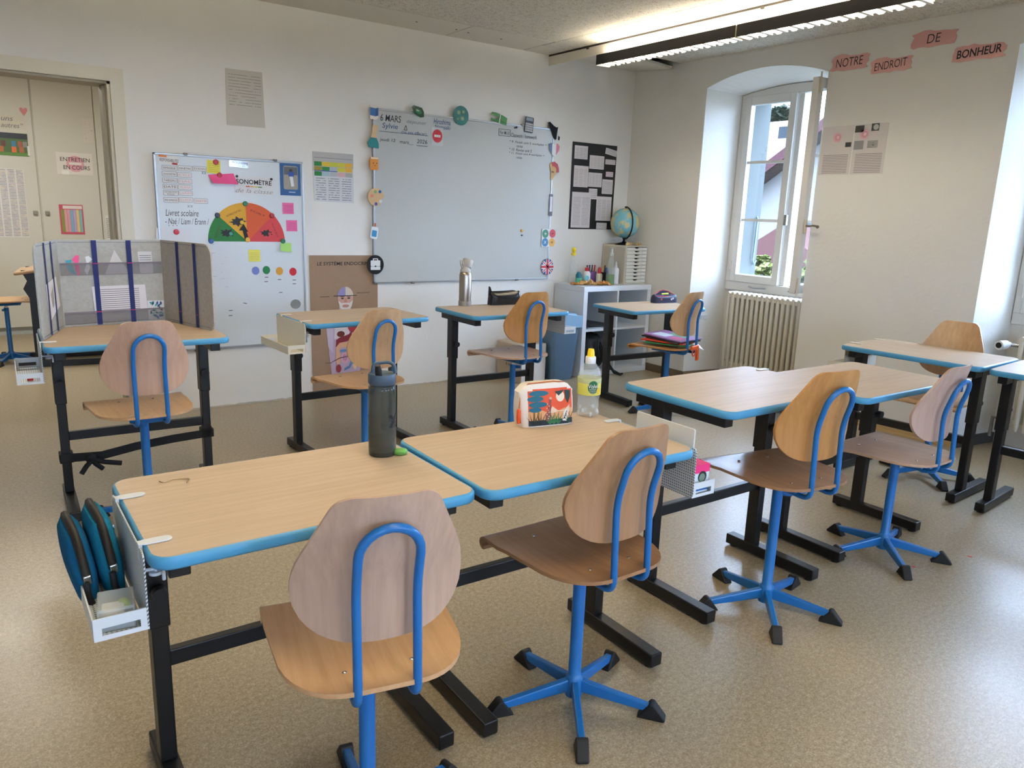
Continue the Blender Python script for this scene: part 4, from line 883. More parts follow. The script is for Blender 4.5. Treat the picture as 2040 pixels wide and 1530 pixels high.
deco(o, 'crest', [(-.030, .066), (.005, .074), (.038, .056), (.052, .020), (.055, -.008), (.030, -.012), (.026, .018), (.010, .034), (-.018, .036)], mat('#9C2A30', .4), .0032); deco(o, 'visor', [(-.022, .0), (.004, -.006), (0, -.014), (-.022, -.01)], mat('#4A3420', .5), .0032)
o = mag('phone_magnet', 3.984, 1.396, rrect(.034, .176, .006, 3), mat('#4A4650', .3), 'narrow grey handset magnet on the right frame'); deco(o, 'screen', rect(.024, .12, 0, .008), mat('#C9C9D2', .2), .0032)
o = mag('operations_magnet', 3.976, 1.130, rrect(.148, .146, .01, 3), mat('#DADADB', .3), 'white card with four coloured arithmetic signs on the right frame')
for (x, z, c, s) in ((-.037, .034, '#2F8060', '+'), (.037, .036, '#CC3C4C', '-'), (-.037, -.036, '#3F80B4', 'x'), (.034, -.036, '#D9A340', '÷')): q = deco(o, 'sign_disc', ngon(.033, 22, x, z, 1, 1.05), mat(c, .35), .0032); text(q, s, x, z, .026, .006 if s == '-' else None, M_INK if s in '-÷' else M_WHITE, .0042)
uk = mag('flag_magnet', 3.974, .892, ngon(.066, 32, 0, 0, .98, 1.02), mat('#2A4580', .3), 'round union flag magnet at the lower right corner')
def bar_(ang, w, m, z):
    c, s = math.cos(ang), math.sin(ang); L = .063; deco(uk, 'stripe', [(c * -L - s * -w, s * -L + c * -w), (c * L - s * -w, s * L + c * -w), (c * L - s * w, s * L + c * w), (c * -L - s * w, s * -L + c * w)], m, z)
for a in (R(42), R(138)): bar_(a, .011, M_WHITE, .0032); bar_(a, .0045, mat('#BE3040', .35), .0040)
for a in (0, R(90)): bar_(a, .018, M_WHITE, .0046); bar_(a, .010, mat('#BE3040', .35), .0054)
magnet(3.700, 1.185, .013, '#C99A3A', 'small yellow magnet low on the large board'); magnet(3.702, 1.148, .006, '#3A3A3E', 'tiny dark magnet below the yellow one'); magnet(3.596, 1.970, .006, '#1A1A1C', 'tiny black magnet left of the calculator, left one of two'); magnet(3.612, 1.974, .008, '#1A1A1C', 'small black magnet left of the calculator, right one of two')

# ================================================================ BLACK POSTER
bp = wallthing('black_poster', (4.451, YB - .0012, 1.5625), BACK, [(-.248, .355), (.252, .355), (.242, -.353), (-.250, -.356)], mat('#141416', .55), 'tall black board of pinned white sheets right of the large whiteboard', 'poster', .003)
SH = [((4.226, 1.890), (4.370, 1.783), 9, 3, 0, 'top left sheet with small pictures on the black board'), ((4.570, 1.886), (4.700, 1.836), 4, 1, -9, 'tilted strip at the top right of the black board'), ((4.396, 1.822), (4.560, 1.712), 11, 4, 0, 'upper middle sheet of columns on the black board'), ((4.575, 1.800), (4.690, 1.759), 4, 1, 0, 'second small strip down the right side of the black board'),
      ((4.230, 1.729), (4.388, 1.556), 16, 3, 0, 'left sheet in the second row of the black board'), ((4.392, 1.681), (4.545, 1.564), 11, 4, 0, 'middle sheet in the second row of the black board'), ((4.588, 1.698), (4.672, 1.656), 3, 1, 0, 'small pinkish card on the black board'), ((4.552, 1.633), (4.675, 1.511), 10, 1, 0, 'framed text sheet at the right of the black board'),
      ((4.406, 1.549), (4.500, 1.461), 6, 2, 0, 'small sheet in the centre of the black board'), ((4.222, 1.514), (4.432, 1.219), 26, 2, 0, 'large sheet at the lower left of the black board'), ((4.498, 1.488), (4.672, 1.283), 20, 3, 0, 'large sheet at the lower right of the black board'), ((4.512, 1.265), (4.632, 1.211), 4, 4, 0, 'small bottom strip of the black board')]
for i, ((x0, z1), (x1, z0), rw, cl_, rl, l) in enumerate(SH):
    wallthing('pinned_sheet', ((x0 + x1) / 2, YB - .0044 - .0001 * i, (z0 + z1) / 2), BACK, rect(x1 - x0, z1 - z0), page('pin%d' % i, rw, cl_, .55, '#D6D0D2' if i != 6 else '#D9C6CC', '#A9A4A8', (.07, .93, .06, .88), .34, 12), l, 'sheet', .001, R(rl), 'sheets on the black board')

# ================================================================ WINDOW WALL PAPERS AND WORDS
def RW(y, z, off=.001): return (XR - off, y, z)
def brush(word, y, z, w, h, roll, label, m='#D9A29C', tw=.8):
    random.seed(word); top = []; bot = []
    for k in range(9): u = k / 8; top.append((w * (u - .5), h * .5 - random.random() * .008 + (.01 if k in (1, 2, 3) else 0))); bot.append((w * (u - .5), -h * .5 + random.random() * .008))
    le = [(-w / 2 - random.random() * .022, h * (.5 - (k + .5) / 5)) for k in range(5)]; ri = [(w / 2 + random.random() * .022, h * (-.5 + (k + .5) / 5)) for k in range(5)]
    o = wallthing('word_card', RW(y, z), RIGHT, [(p[0], p[1]) for p in bot] + ri + top[::-1] + le, mat(m, .25, coat=.4, var=.12), label, 'word card', .002, roll, 'words on the window wall')
    text(o, word, 0, .005, w * tw, h * .55, M_INK, .0026, .08, R(2), -.004 if word != 'BONHEUR' else .018)
brush('NOTRE', 3.075, 2.360, .235, .098, R(-1), 'pink brushstroke card reading notre, first of the four words'); brush('ENDROIT', 2.79, 2.308, .245, .088, R(1), 'pink brushstroke card reading endroit, second and lowest left word', tw=.86)
brush('DE', 2.540, 2.424, .235, .092, R(-1), 'pink brushstroke card reading de, highest of the four words', tw=.34); brush('BONHEUR', 2.270, 2.312, .255, .085, R(0), 'pink brushstroke card reading bonheur in bold, rightmost word', tw=.95)
def quotes(y, w, label, idx, x):
    return wallthing('poem_sheet', RW(y, 1.806), RIGHT, rect(w, .315), page('poem%d' % idx, 30, 1, .72, '#CFC9C6', '#8E8688', (.10, .92, .03, .42), .42, 7), label, 'sheet', .001)
q1 = quotes(3.095, .225, 'poem sheet with a pink rose at the left, on the window wall', 1, 0); q2 = quotes(2.86, .225, 'sheet with smiley pictures beside the poem sheet', 2, 0)
for q, rx, rz in ((q1, 0, .085), (q2, -.045, .095)):
    for k, (rr, c) in enumerate(((.032, '#DDAFB8'), (.022, '#CF97A3'), (.011, '#E3C3C8'))): deco(q, 'rose', ngon(rr, 18, rx + k * .003, rz), mat(c, .6), .0011 + k * .0008, .0006)
for q, (x, z, w, h, c) in ((q1, (.085, .035, .042, .03, '#2A2A2C')), (q2, (-.082, .130, .062, .042, '#232527')), (q2, (.025, .135, .052, .046, '#3A3A3C')), (q2, (-.075, .028, .065, .055, '#8A8A8A')), (q2, (.02, .03, .07, .045, '#9C9A98'))):
    deco(q, 'picture', rect(w, h, x, z), mat(c, .4), .0011)
deco(q2, 'smiley', ngon(.018, 18, .03, .135), mat('#B9B9B6', .5), .0019); text(q2, ':)', .025, .03, .018, .02, M_INK, .0022, 0, -PI / 2)
sw = empty('wall_socket', (5.02, 4.245, .522), 0, 'white double socket low on the window reveal', 'socket'); sw.rotation_euler = (0, 0, R(-9))
G().bb(-.05, .05, -.010, 0, -.026, .026).build('plate', M_WHITE, sw, bevel=.003)
for s in (-1, 1): G().bb(s * .024 - .018, s * .024 + .018, -.013, -.010, -.017, .017).build('insert', mat('#CFD2D0', .4), sw, bevel=.002)

# ================================================================ CLAMP-ON TRAYS
M_TRAY = mat('#D5DCE2', .38); M_TRAYC = mat('#D9D5C8', .42)
def perforated():
    t = NT('perforated_metal'); v = t.coord(); sp = t.node('ShaderNodeSeparateXYZ'); t.link(v, sp.inputs[0])
    fy = t.math('SUBTRACT', t.math('FRACT', t.math('MULTIPLY', sp.outputs[1], 125.0)), .5); fz = t.math('SUBTRACT', t.math('FRACT', t.math('MULTIPLY', t.math('ADD', sp.outputs[2], sp.outputs[0]), 125.0)), .5)
    d = t.math('LESS_THAN', t.math('ADD', t.math('MULTIPLY', fy, fy), t.math('MULTIPLY', fz, fz)), .07)
    t.link(t.mix(d, srgb('#D3DAE0'), srgb('#5C6266')), t.b.inputs['Base Color']); t.b.inputs['Roughness'].default_value = .4; return t.m
M_PERF = perforated()
def make_tray(k, side, yo, label, L=.36, m=None, clips=(-.133, .133)):
    """metal basket clamped to the short side of desk k; local +x points away from the desk"""
    m = m or M_TRAY
    o = empty('desk_tray', dpt(k, side * DW / 2, yo), R(DESKS[k][2]) + (0 if side > 0 else PI), label, 'tray', 'metal trays clamped to the desks')
    if side < 0: clips = [-c for c in clips]
    G().prism(rrect(L, .150, .012, 3, 0, -.078), .004, .007, 'yz').build('back_plate', M_PERF if m is M_TRAY else m, o)
    G().bb(.0105, .095, -L / 2 + .004, L / 2 - .004, -.152, -.149).build('tray_floor', M_PERF if m is M_TRAY else m, o)
    G().prism(rect(L - .01, .038, 0, -.133), .093, .096, 'yz').build('front_wall', m, o)
    for s in (-1, 1):
        y = s * (L / 2 - .003)
        g = G(); g.bb(.004, .096, y - .0015, y + .0015, -.128, -.108); g.bb(.004, .096, y - .0015, y + .0015, -.152, -.143).bb(.004, .018, y - .0015, y + .0015, -.143, -.128).bb(.082, .096, y - .0015, y + .0015, -.143, -.128)
        g.build('end_wall', m, o)
    for c in clips:
        G().prism(rrect(.058, .024, .0115, 5, -.024, c), .0005, .0035).bb(.0, .0075, c - .010, c + .010, -.03, .0033).build('clip', m, o, bevel=.001)
        g = G().tube(smooth_path([(.004, c, -.055), (-.034, c, -.055), (-.034, c, -.082)], .006, 4), .0035, 8); g.build('clamp_arm', m, o, 50)
        G().tube([(-.020, c, -.030), (-.020, c, -.062)], .0035, 8).tube([(-.020, c, -.060), (-.020, c, -.066)], .012, 14).build('clamp_screw', m, o, 50)
    return o
make_tray('A', -1, -.02, 'metal tray holding a blue pencil pouch on the left end of the foreground desk')
make_tray('B', 1, -.05, 'metal tray with a pink and blue carton, right of the jungle pouch desk', clips=(.148,))
make_tray('C', 1, .04, 'metal tray tucked between the glaring desk and its right neighbour', clips=(.115,))
make_tray('D', -1, .03, 'metal tray at the left end of the desk right of the glaring one', L=.30, clips=())
make_tray('G', -1, .0, 'metal tray with a red cap in it, left of the felt screen desk', clips=(-.11,))
make_tray('H', -1, .0, 'cream tray on the left end of the bare desk in front of the poster', m=M_TRAYC, L=.38)
make_tray('I', 1, .0, 'metal tray on the right end of the steel flask desk', clips=())
make_tray('E', 1, -.02, 'metal tray with dark things at the far end of the sideways desk', m=M_TRAYC)

# contents of the foreground tray
pc = empty('pencil_pouch', (.158, 1.678, .545), R(0), 'blue fabric pencil pouch with two black zips standing in the foreground tray', 'pouch'); pc.rotation_euler = (R(4), R(-6), R(3))
M_PB = felt('blue_cloth', '#15567F'); M_PB2 = felt('teal_cloth', '#1C6E8C')
def lobe(cx, w, m, top):
    rows = []
    for i in range(11):
        v = i / 10; z = v * top; ww = w * (.82 + .22 * math.sin(PI * min(1, v)) ** .8) * (1 if v < .95 else .7)
        y0 = -.088 + .046 * max(0, v - .4) / .6; y1 = .086 - .012 * v ** 3
        cyy = (y0 + y1) / 2; hl = (y1 - y0) / 2
        P = lambda c, e: math.copysign(abs(c) ** e, c)
        rows.append([(cx + ww / 2 * P(math.cos(a), .7), cyy + hl * P(math.sin(a), .5), z) for a in [2 * PI * j / 28 for j in range(29)]])
    g = G().grid(rows); g.add(rows[0][:-1][::-1], [list(range(28))]); g.add(rows[-1][:-1], [list(range(28))])
    return g.build('pocket', m, pc, 60)
lobe(-.024, .046, M_PB, .128); lobe(.024, .048, M_PB2, .142)
for cx, top in ((-.024, .128), (.024, .142)):
    G().tube([(cx, -.087, top * .42), (cx, -.080, top * .62), (cx, -.056, top * .9), (cx, -.032, top + .001), (cx, .03, top + .003), (cx, .070, top + .001), (cx, .084, top * .8)], .0085, 8).build('zip', mat('#1A1512', .6), pc, 60)
    G().box((cx, -.092, top * .44), (.014, .010, .018)).build('zip_slider', M_CHROME, pc, bevel=.002)
    G().tube([(cx - .004, -.097, top * .40), (cx - .006, -.104, top * .22), (cx - .002, -.104, top * .04)], .0065, 8).build('pull_tab', mat('#17191F', .7), pc, 60)
bx = empty('clear_box', (.168, 1.482, .5425), R(-8), 'small clear plastic box with white and green things in the foreground tray', 'box')
M_CLEAR = mat('#DDE6EA', .08, alpha=.32)
G().bb(-.032, .032, -.042, .042, 0, .045).build('case', M_CLEAR, bx, bevel=.004); G().bb(-.025, .014, -.032, .02, .004, .030).build('card', M_WHITE, bx, bevel=.003); G().sph((.012, .018, .022), .013, 8, (1, 1.3, .8)).build('green_piece', mat('#A9C24A', .4), bx, 60); G().bb(-.008, .006, -.036, -.026, .012, .026).build('grey_piece', mat('#8D979C', .4), bx)
o = empty('bottle_top', dpt('G', -DW / 2 - .05, -.115, -.148), 0, 'small red bottle top lying in the tray left of the felt screen', 'bottle top'); G().lathe([(.011, 0), (.011, .010), (.009, .013)], (0, 0, 0), 16).build('shell', mat('#C22B33', .4), o, 40)
# carton in tray of B
bc = empty('bubble_carton', dpt('B', DW / 2 + .052, -.155, -.148), R(-1), 'little pink and blue carton with a dark round window in the right hand tray', 'box')
G().bb(-.032, .032, -.06, .06, 0, .085).build('carton', mat('#D6E3EE', .35), bc, bevel=.002); G().bb(-.0325, .0325, -.0605, .0605, .062, .0855).build('top_band', mat('#E8357F', .35), bc)
o = G().prism([(p[0] * 1, p[1]) for p in rect(.058, .024, 0, .020)], -.0612, -.0604, 'xz').build('blue_band', mat('#1F5FA8', .35), bc); G().prism(ngon(.017, 20, .002, .050), -.0618, -.0606, 'xz').build('window', mat('#23282C', .2), bc); G().prism(ngon(.0125, 16, .0, .048), -.0624, -.0616, 'xz').build('ball', mat('#6E8478', .3), bc)
te = text(bc, 'Bubble', 0, 0, .05, .014, M_WHITE, 0); te.matrix_local = Matrix.Translation((0, -.0616, .026)) @ BACK.to_4x4()
cd_ = empty('frosted_folder', dpt('B', DW / 2 + .022, -.085, -.148), R(-1), 'frosted white folder standing in the tray above the desk edge', 'folder')
G().prism(rrect(.235, .192, .005, 2, 0, .096), -.0025, .0025, 'yz').build('cover', mat('#DADCDC', .35, alpha=.93), cd_)
for dy, cc in ((-.12, '#7A7D83'), (-.105, '#B24A5E'), (-.09, '#D9D9DC')): pass
o = empty('dark_case', dpt('E', DW / 2 + .05, -.03, -.148), R(92), 'dark glasses case in the tray at the far end of the sideways desk', 'case'); G().sph((0, 0, .026), .026, 10, (2.2, 1, 1)).build('shell', mat('#1B1B1E', .35), o, 60)

# ================================================================ FELT SCREEN
zs = DESKS['G'][3] + .001; HS = .388
sc_o = empty('felt_screen', (.55, 3.90, zs), 0, 'three panel grey felt privacy screen with navy straps on the desk by the door', 'screen')
def spanel(p0, p1, m, r0, r1, name='panel'):
    """upright felt panel from p0 to p1 (plan), rounded outer top corner r0/r1"""
    p0, p1 = Vector((*p0, 0)), Vector((*p1, 0)); L = (p1 - p0).length; a = math.atan2(p1.y - p0.y, p1.x - p0.x)
    out = []
    def corner(x, z, r, a0):
        if r <= 0: out.append((x, z)); return
        cx = x + (r if x < L / 2 else -r); cz = z + (r if z < HS / 2 else -r)
        for k in range(8): t_ = R(a0 + 90 * k / 7); out.append((cx + r * math.cos(t_), cz + r * math.sin(t_)))
    corner(L, HS, r1, 0); corner(0, HS, r0, 90); corner(0, 0, r0 * .7, 180); corner(L, 0, r1 * .7, 270)
    o = G().prism(out, -.004, .004, 'xz').build(name, m, sc_o, bevel=.002); o.location = (p0.x - .55, p0.y - 3.90, 0); o.rotation_euler = (0, 0, a)
    return o, L
pL, LL = spanel((.222, 3.545), (.332, 3.905), M_FELT, .045, 0); pM, LM = spanel((.332, 3.905), (.770, 3.965), M_FELT, 0, 0); pR, LR = spanel((.770, 3.965), (.893, 3.545), M_FELTD, 0, .055)
M_NAVY = mat('#1B2A66', .7); M_MESH = mat('#8A8894', .8, alpha=.24)
def onp(p, n, poly, m, y=-.005, th=.0012): return G().prism(poly, y - th, y, 'xz').build(n, m, p)
def stripq(x, w, z0=.004, z1=None): return rect(w, (z1 or HS - .003) - z0, x, ((z1 or HS - .003) + z0) / 2)
for x in (LL * .36, LL * .66): onp(pL, 'strap', stripq(x, .014), M_NAVY, -.0075)
for x in (LM * .335, LM * .665): onp(pM, 'strap', stripq(x, .021), M_NAVY, -.0095)
for x in (LR * .36, LR * .70): onp(pR, 'strap', stripq(x, .022), M_NAVY, -.0075)
for p, L in ((pL, LL), (pM, LM), (pR, LR)):
    for z in (.012, HS - .012): onp(p, 'seam', rect(L - .05 if p is not pM else L - .01, .0016, L / 2, z), mat('#5B616C', .8), -.0042, .0006)
for z0, z1 in ((.23, .282), (.01, .063)):
    onp(pM, 'mesh_pocket', rect(LM - .012, z1 - z0, LM / 2, (z0 + z1) / 2), M_MESH, -.0075, .0006); onp(pM, 'pocket_hem', rect(LM - .012, .007, LM / 2, z1), mat('#7A7580', .8), -.008, .001)
    for x in (LM * .335, LM * .665): onp(pM, 'stitch', rect(.026, .003, x, z1), mat('#C23A72', .7), -.0108, .0004)
for x in (LR * .36, LR * .70): onp(pR, 'stitch', rect(.026, .003, x, .062), mat('#A34A66', .7), -.0088, .0004)
def scr_thing(name, poly, m, label, cat, y=-.0052):
    """flat thing tucked into the middle panel: poly in panel coordinates"""
    o = G().prism(poly, y - .0008, y, 'xz').build(name, m); o.matrix_world = Matrix.Translation((.332, 3.905, zs)) @ Matrix.Rotation(math.atan2(.06, .438), 4, 'Z'); return tag(o, label, cat)
scr_thing('paper_scrap', [(.030, .297), (.055, .300), (.052, .285), (.068, .232), (.046, .245), (.036, .262)], mat('#3E9FB5', .6), 'teal paper scrap in the upper pocket of the felt screen', 'paper scrap')
scr_thing('paper_scrap', [(.056, .300), (.070, .318), (.086, .318), (.082, .285), (.083, .230), (.073, .232), (.066, .285)], mat('#E95C9A', .6), 'pink paper scrap in the upper pocket of the felt screen', 'paper scrap', -.006)
scr_thing('paper_scrap', [(.110, .312), (.124, .316), (.140, .300), (.122, .286), (.128, .262), (.112, .232), (.102, .250), (.114, .282)], mat('#DDE2E8', .5), 'crumpled white paper scrap in the upper pocket of the felt screen', 'paper scrap', -.0056)
scr_thing('paper_triangle', [(.187, .232), (.292, .232), (.233, .342)], mat('#C9CACF', .6), 'grey folded paper triangle in the upper pocket of the felt screen', 'paper triangle', -.006)
scr_thing('small_notes', [(.333, .333), (.395, .333), (.398, .232), (.340, .232)], page('smn', 10, 1, .6, '#C9CBD0', '#6E6E76', (.1, .9, .5, .9), .3, 5), 'small block of white notes at the right of the upper screen pocket', 'notes')
scr_thing('rules_sheet', [(.125, .178), (.355, .180), (.360, .066), (.131, .058)], page('rules', 13, 1, .68, '#D6D5DC', '#77757E', (.10, .86, .06, .92), .34, 9), 'typed sheet behind the straps in the lower part of the felt screen', 'sheet', -.008)
o = scr_thing('photo_card', [(.362, .102), (.437, .100), (.435, .010), (.362, .012)], mat('#D3DAE2', .5), 'small white bordered photo of blue and teal petals in the lower pocket', 'photo')
random.seed(5)
for i in range(26):
    a = random.random() * 6.3; cx = .372 + random.random() * .054; cz = .020 + random.random() * .072; c_, s_ = math.cos(a), math.sin(a)
    G().prism([(cx + c_ * u * .011 - s_ * v * .005, cz + s_ * u * .011 + c_ * v * .005) for u, v in ((-1, 0), (0, -1), (1, 0), (0, 1))], -.0066 - .00003 * i, -.0060, 'xz').build('petal', mat(random.choice(['#1F4F9C', '#2FA39A', '#173A7A', '#54C0A8', '#3A62B8', '#182A4A']), .4), o)
o = G().prism([(LL * .30, .215), (LL * .78, .235), (LL * .86, .105), (LL * .60, .085), (LL * .36, .06)], -.0066, -.0056, 'xz').build('white_sheet', M_PAPER); o.matrix_world = Matrix.Translation((.222, 3.545, zs)) @ Matrix.Rotation(math.atan2(.36, .11), 4, 'Z'); tag(o, 'folded white sheet under the straps of the left felt panel', 'sheet')
G().prism([(LL * .48, .17), (LL * .62, .20), (LL * .58, .12), (LL * .52, .11)], -.0072, -.0066, 'xz').build('drawing', mat('#9A958C', .5), o)
# resistance band round the legs of that desk
bd = empty('resistance_band', dpt('G', 0, .092, -.53), R(-1.9), 'black stretch band tied across the legs of the felt screen desk', 'band')
M_BAND = mat('#151517', .75)
def band_(pts, hw, n='strap'):
    g = G(); rows = []
    for (x, y, z) in pts: rows.append([(x, y, z - hw), (x, y, z + hw)])
    g.shell(rows, .004); return g.build(n, M_BAND, bd, bevel=.001)
band_([(-.28, -.033, -.012), (-.16, -.036, -.018), (-.02, -.034, .004), (.14, -.033, .018), (.31, -.033, .026)], .019)
for s, z in ((-1, -.014), (1, .024)): G().bb(s * .2944 - .027, s * .2944 + .027, -.037, .031, z - .021, z + .021).build('wrap', M_BAND, bd, bevel=.004)
G().sph((-.205, -.048, -.020), .020, 8, (1.2, .7, 1)).build('knot', M_BAND, bd, 60)
for pts in ([(-.20, -.05, -.03), (-.225, -.055, -.055), (-.245, -.055, -.085)], [(-.20, -.05, -.03), (-.185, -.055, -.05), (-.16, -.055, -.075)], [(-.20, -.05, -.025), (-.15, -.055, -.045), (-.085, -.055, -.06)]): G().tube(pts, .0115, 8).build('loose_end', M_BAND, bd, 60)

# ================================================================ THINGS ON THE DESKS
wire = empty('bent_wire', (.344, 1.785, .6925), 0, 'thin bent metal wire lying on the foreground desk', 'wire')
G().tube([(-.031, .014, .0012), (-.028, .004, .0012), (-.024, .002, .0012), (-.006, .006, .0012), (-.002, .012, .0012), (.028, .000, .0012), (.030, -.004, .0012), (.020, -.024, .0012)], .0011, 6).build('wire', mat('#B5A183', .35, .7), wire, 60)
# smoked drinking bottle
b = empty('water_bottle', (.843, 1.737, .692), R(20), 'tall smoked grey plastic bottle with a flip straw lid on the foreground desk', 'bottle')
M_SMOKE = mat('#454A46', .07, alpha=.74)
G().lathe([(.0335, 0), (.0355, .004), (.0358, .02), (.0358, .176), (.0345, .184), (.031, .188)], (0, 0, 0), 32).build('body', M_SMOKE, b, 50)
G().lathe([(.032, .012), (.0335, .016), (.0335, .046)], (0, 0, 0), 28).build('water', mat('#6E6656', .05, alpha=.55), b, 50)
G().lathe([(.034, .001), (.0338, .012), (.02, .013)], (0, 0, 0), 28).build('base', mat('#1A1C1F', .3), b, 50)
M_LID = mat('#3F5266', .4)
G().lathe([(.033, .189), (.0355, .192), (.0358, .213), (.034, .217), (.026, .214), (.01, .212)], (0, 0, 0), 32).build('lid', M_LID, b, 50)
G().tube(smooth_path([(-.004, .030, .214), (.0, .030, .238), (.030, .006, .241), (.032, -.012, .236), (.033, -.016, .214)], .012, 5), .0048, 10).build('carry_loop', M_LID, b, 60)
G().lathe([(.009, 0), (.0088, .022), (.0066, .032), (.0066, .034)], (0, 0, 0), 14).build('mouthpiece', M_CAP, b, 50, loc=(-.017, -.006, .210)).rotation_euler = (R(8), R(-16), 0)
e_ = [(-.013, -.012), (-.006, -.014), (0, -.005), (.008, -.014), (.014, -.010), (.006, .001), (.014, .011), (.008, .014), (0, .006), (-.008, .014), (-.014, .010), (-.006, .0)]
lgv = []
for rr_ in (.0366, .0361):
    for x, z in e_: a_ = R(-136 + 54) + x * 1.25 / .0366; lgv.append((rr_ * math.cos(a_), rr_ * math.sin(a_), .096 + z * 1.3))
n_ = len(e_); g = G(); g.add(lgv + [(.0366 * math.cos(R(-82)), .0366 * math.sin(R(-82)), .096)], [(2 * n_, i, (i + 1) % n_) for i in range(n_)] + [(i, n_ + i, n_ + (i + 1) % n_, (i + 1) % n_) for i in range(n_)]); g.build('emblem', mat('#060607', .5), b)
gr = empty('green_sharpener', (.882, 1.712, .692), R(-20), 'rounded bright green sharpener beside the smoked bottle', 'sharpener'); M_GRN = mat('#6DAF55', .4)
G().lathe([(.012, 0), (.0165, .003), (.0175, .009), (.015, .0135), (.006, .0155)], (0, 0, 0), 24, 1.15, .9).build('case', M_GRN, gr, 50); G().tube([(-.008, -.0150, .008), (.0, -.0160, .0095), (.008, -.0150, .008)], .0007, 5).build('slot', mat('#2E7A2C', .5), gr)
# jungle pouch
jp = empty('jungle_pouch', (1.405, 1.775, .693), R(-10.5), 'white zip pouch printed with a giraffe, trees and an orange sky', 'pouch'); M_CANV = felt('white_canvas', '#E6DFD6'); M_CANV = mat('#E3DCD4', .7)
rows = []; wj, hj, dj = .186, .128, .082
for i in range(12):
    v = i / 11; z = v * hj
    hw = wj / 2 * (.94 + .06 * math.sin(PI * v)) if v < .8 else wj / 2 * (1 - .9 * (v - .8) ** 2 * 4)
    hd = dj / 2 * (1 - .42 * v ** 1.6) if v < .93 else dj / 2 * .50
    rows.append([(math.copysign(abs(math.cos(a)) ** .42, math.cos(a)) * hw, math.copysign(abs(math.sin(a)) ** .42, math.sin(a)) * hd + .006 * v, z - (.010 * abs(math.cos(a)) ** 3 if v > .9 else 0)) for a in [2 * PI * j / 40 for j in range(41)]])
g = G().grid(rows); g.add(rows[0][:-1][::-1], [list(range(40))]); g.add(rows[-1][:-1], [list(range(40))]); g.build('bag', M_CANV, jp, 60)
G().tube([(-.090, -.026, .012), (-.0925, -.020, .06), (-.085, -.012, .105), (-.06, -.008, .1275), (0, -.002, .1285), (.03, .004, .128), (.07, .010, .122), (.088, .012, .10)], .0022, 8).build('piping', mat('#B0613A', .6), jp, 60)
G().lathe([(.0045, -.018), (.0065, .0), (.006, .022), (.003, .028)], (-.097, -.026, .030), 12).build('zip_pull', mat('#E4551E', .5), jp, 60)
# printed front: thin coloured shapes following the slope of the front face
def pf(n, pts, c, lay=0):
    vs = []
    for x, z in pts:
        v = min(1, max(0, z / hj)); hd = dj / 2 * (1 - .42 * v ** 1.6); X = min(.999, abs(x) / (wj / 2 * .985)); k = (1 - X ** 4.8) ** .21
        vs.append(Vector((x, -hd * k + .006 * v - .0012 - .0004 * lay, z)))
    n_ = len(vs); g = G(); g.add(vs + [p + Vector((0, .0012, 0)) for p in vs], [list(range(n_)), list(range(n_, 2 * n_))[::-1]] + [(i, n_ + i, n_ + (i + 1) % n_, (i + 1) % n_) for i in range(n_)])
    return g.build(n, mat(c, .6), jp)
def el(cx, cz, rx, rz, n=14): return [(cx + rx * math.cos(-2 * PI * k / n), cz + rz * math.sin(-2 * PI * k / n)) for k in range(n)]
for i in range(9):
    x0 = -.068 + i * .0168; x1 = x0 + .0169; zt = .113 if 0 < i < 8 else .108
    for za, zb in ((.030, .056), (.056, .080), (.080, .098), (.098, zt)): pf('print_sky', [(x0, za), (x0, zb), (x1, zb), (x1, za)], '#D9532C')
    pf('print_sand', [(x0, .012), (x0, .046 + .008 * math.sin(i)), (x1, .046 + .008 * math.sin(i + 1)), (x1, .012)], '#D9A274', 1)
    pf('print_ground', [(x0, .004), (x0, .020), (x1, .020), (x1, .004)], '#1C2B3A', 2)
for cx, cz, rx, rz in ((-.032, .100, .033, .0085), (-.044, .084, .027, .0085), (-.036, .067, .031, .0085), (-.046, .052, .021, .0075)): pf('print_tree', el(cx, cz, rx, rz), '#17627A', 3)
for x in (-.050, -.036): pf('print_trunk', [(x - .003, .018), (x - .003, .05), (x + .003, .05), (x + .003, .018)], '#8A6A2A', 2)
pf('print_moon', el(.040, .088, .0145, .016), '#E9D9C6', 3)
pf('print_hill', [(.0, .040), (.012, .060), (.03, .046), (.055, .046), (.072, .062), (.072, .036)], '#E6CDB4', 2)
pf('print_leaves', [(.022, .103), (.034, .090), (.046, .098), (.054, .106)], '#20352E', 4); pf('print_leaves', [(.056, .106), (.058, .080), (.066, .066), (.076, .085), (.077, .104)], '#20352E', 4)
pf('print_giraffe', [(-.010, .016), (-.013, .036), (-.004, .046), (.002, .080), (.004, .086), (.009, .081), (.006, .046), (.006, .028), (.004, .014)], '#8A4B4A', 4); pf('print_giraffe', el(.006, .084, .005, .004, 10), '#C9A48A', 5)
for k in range(8): pf('print_spot', el(-.004 + .004 * math.sin(k * 2.3), .024 + k * .0062, .0018, .002, 6), '#E0C4B4', 5)
pf('print_zebra', [(.046, .014), (.050, .040), (.062, .052), (.066, .03), (.060, .012)], '#E3E1DE', 3)
for k in range(4): pf('print_stripe', [(.049 + k * .003, .018 + k * .006), (.052 + k * .003, .026 + k * .006), (.056 + k * .002, .022 + k * .006)], '#1E2A2E', 5)
for (cx, c) in ((-.054, '#14231F'), (-.030, '#14231F'), (.015, '#2E7A4A'), (.030, '#2E7A4A'), (.002, '#2E7A4A'), (.068, '#1D4A3A')):
    for a in (-40, -18, 5, 28, 50): L_2 = .026 + .01 * math.cos(R(a)); pf('print_frond', [(cx - .002, .006), (cx + L_2 * math.sin(R(a)), .006 + L_2 * math.cos(R(a))), (cx + .002, .006)], c, 5)
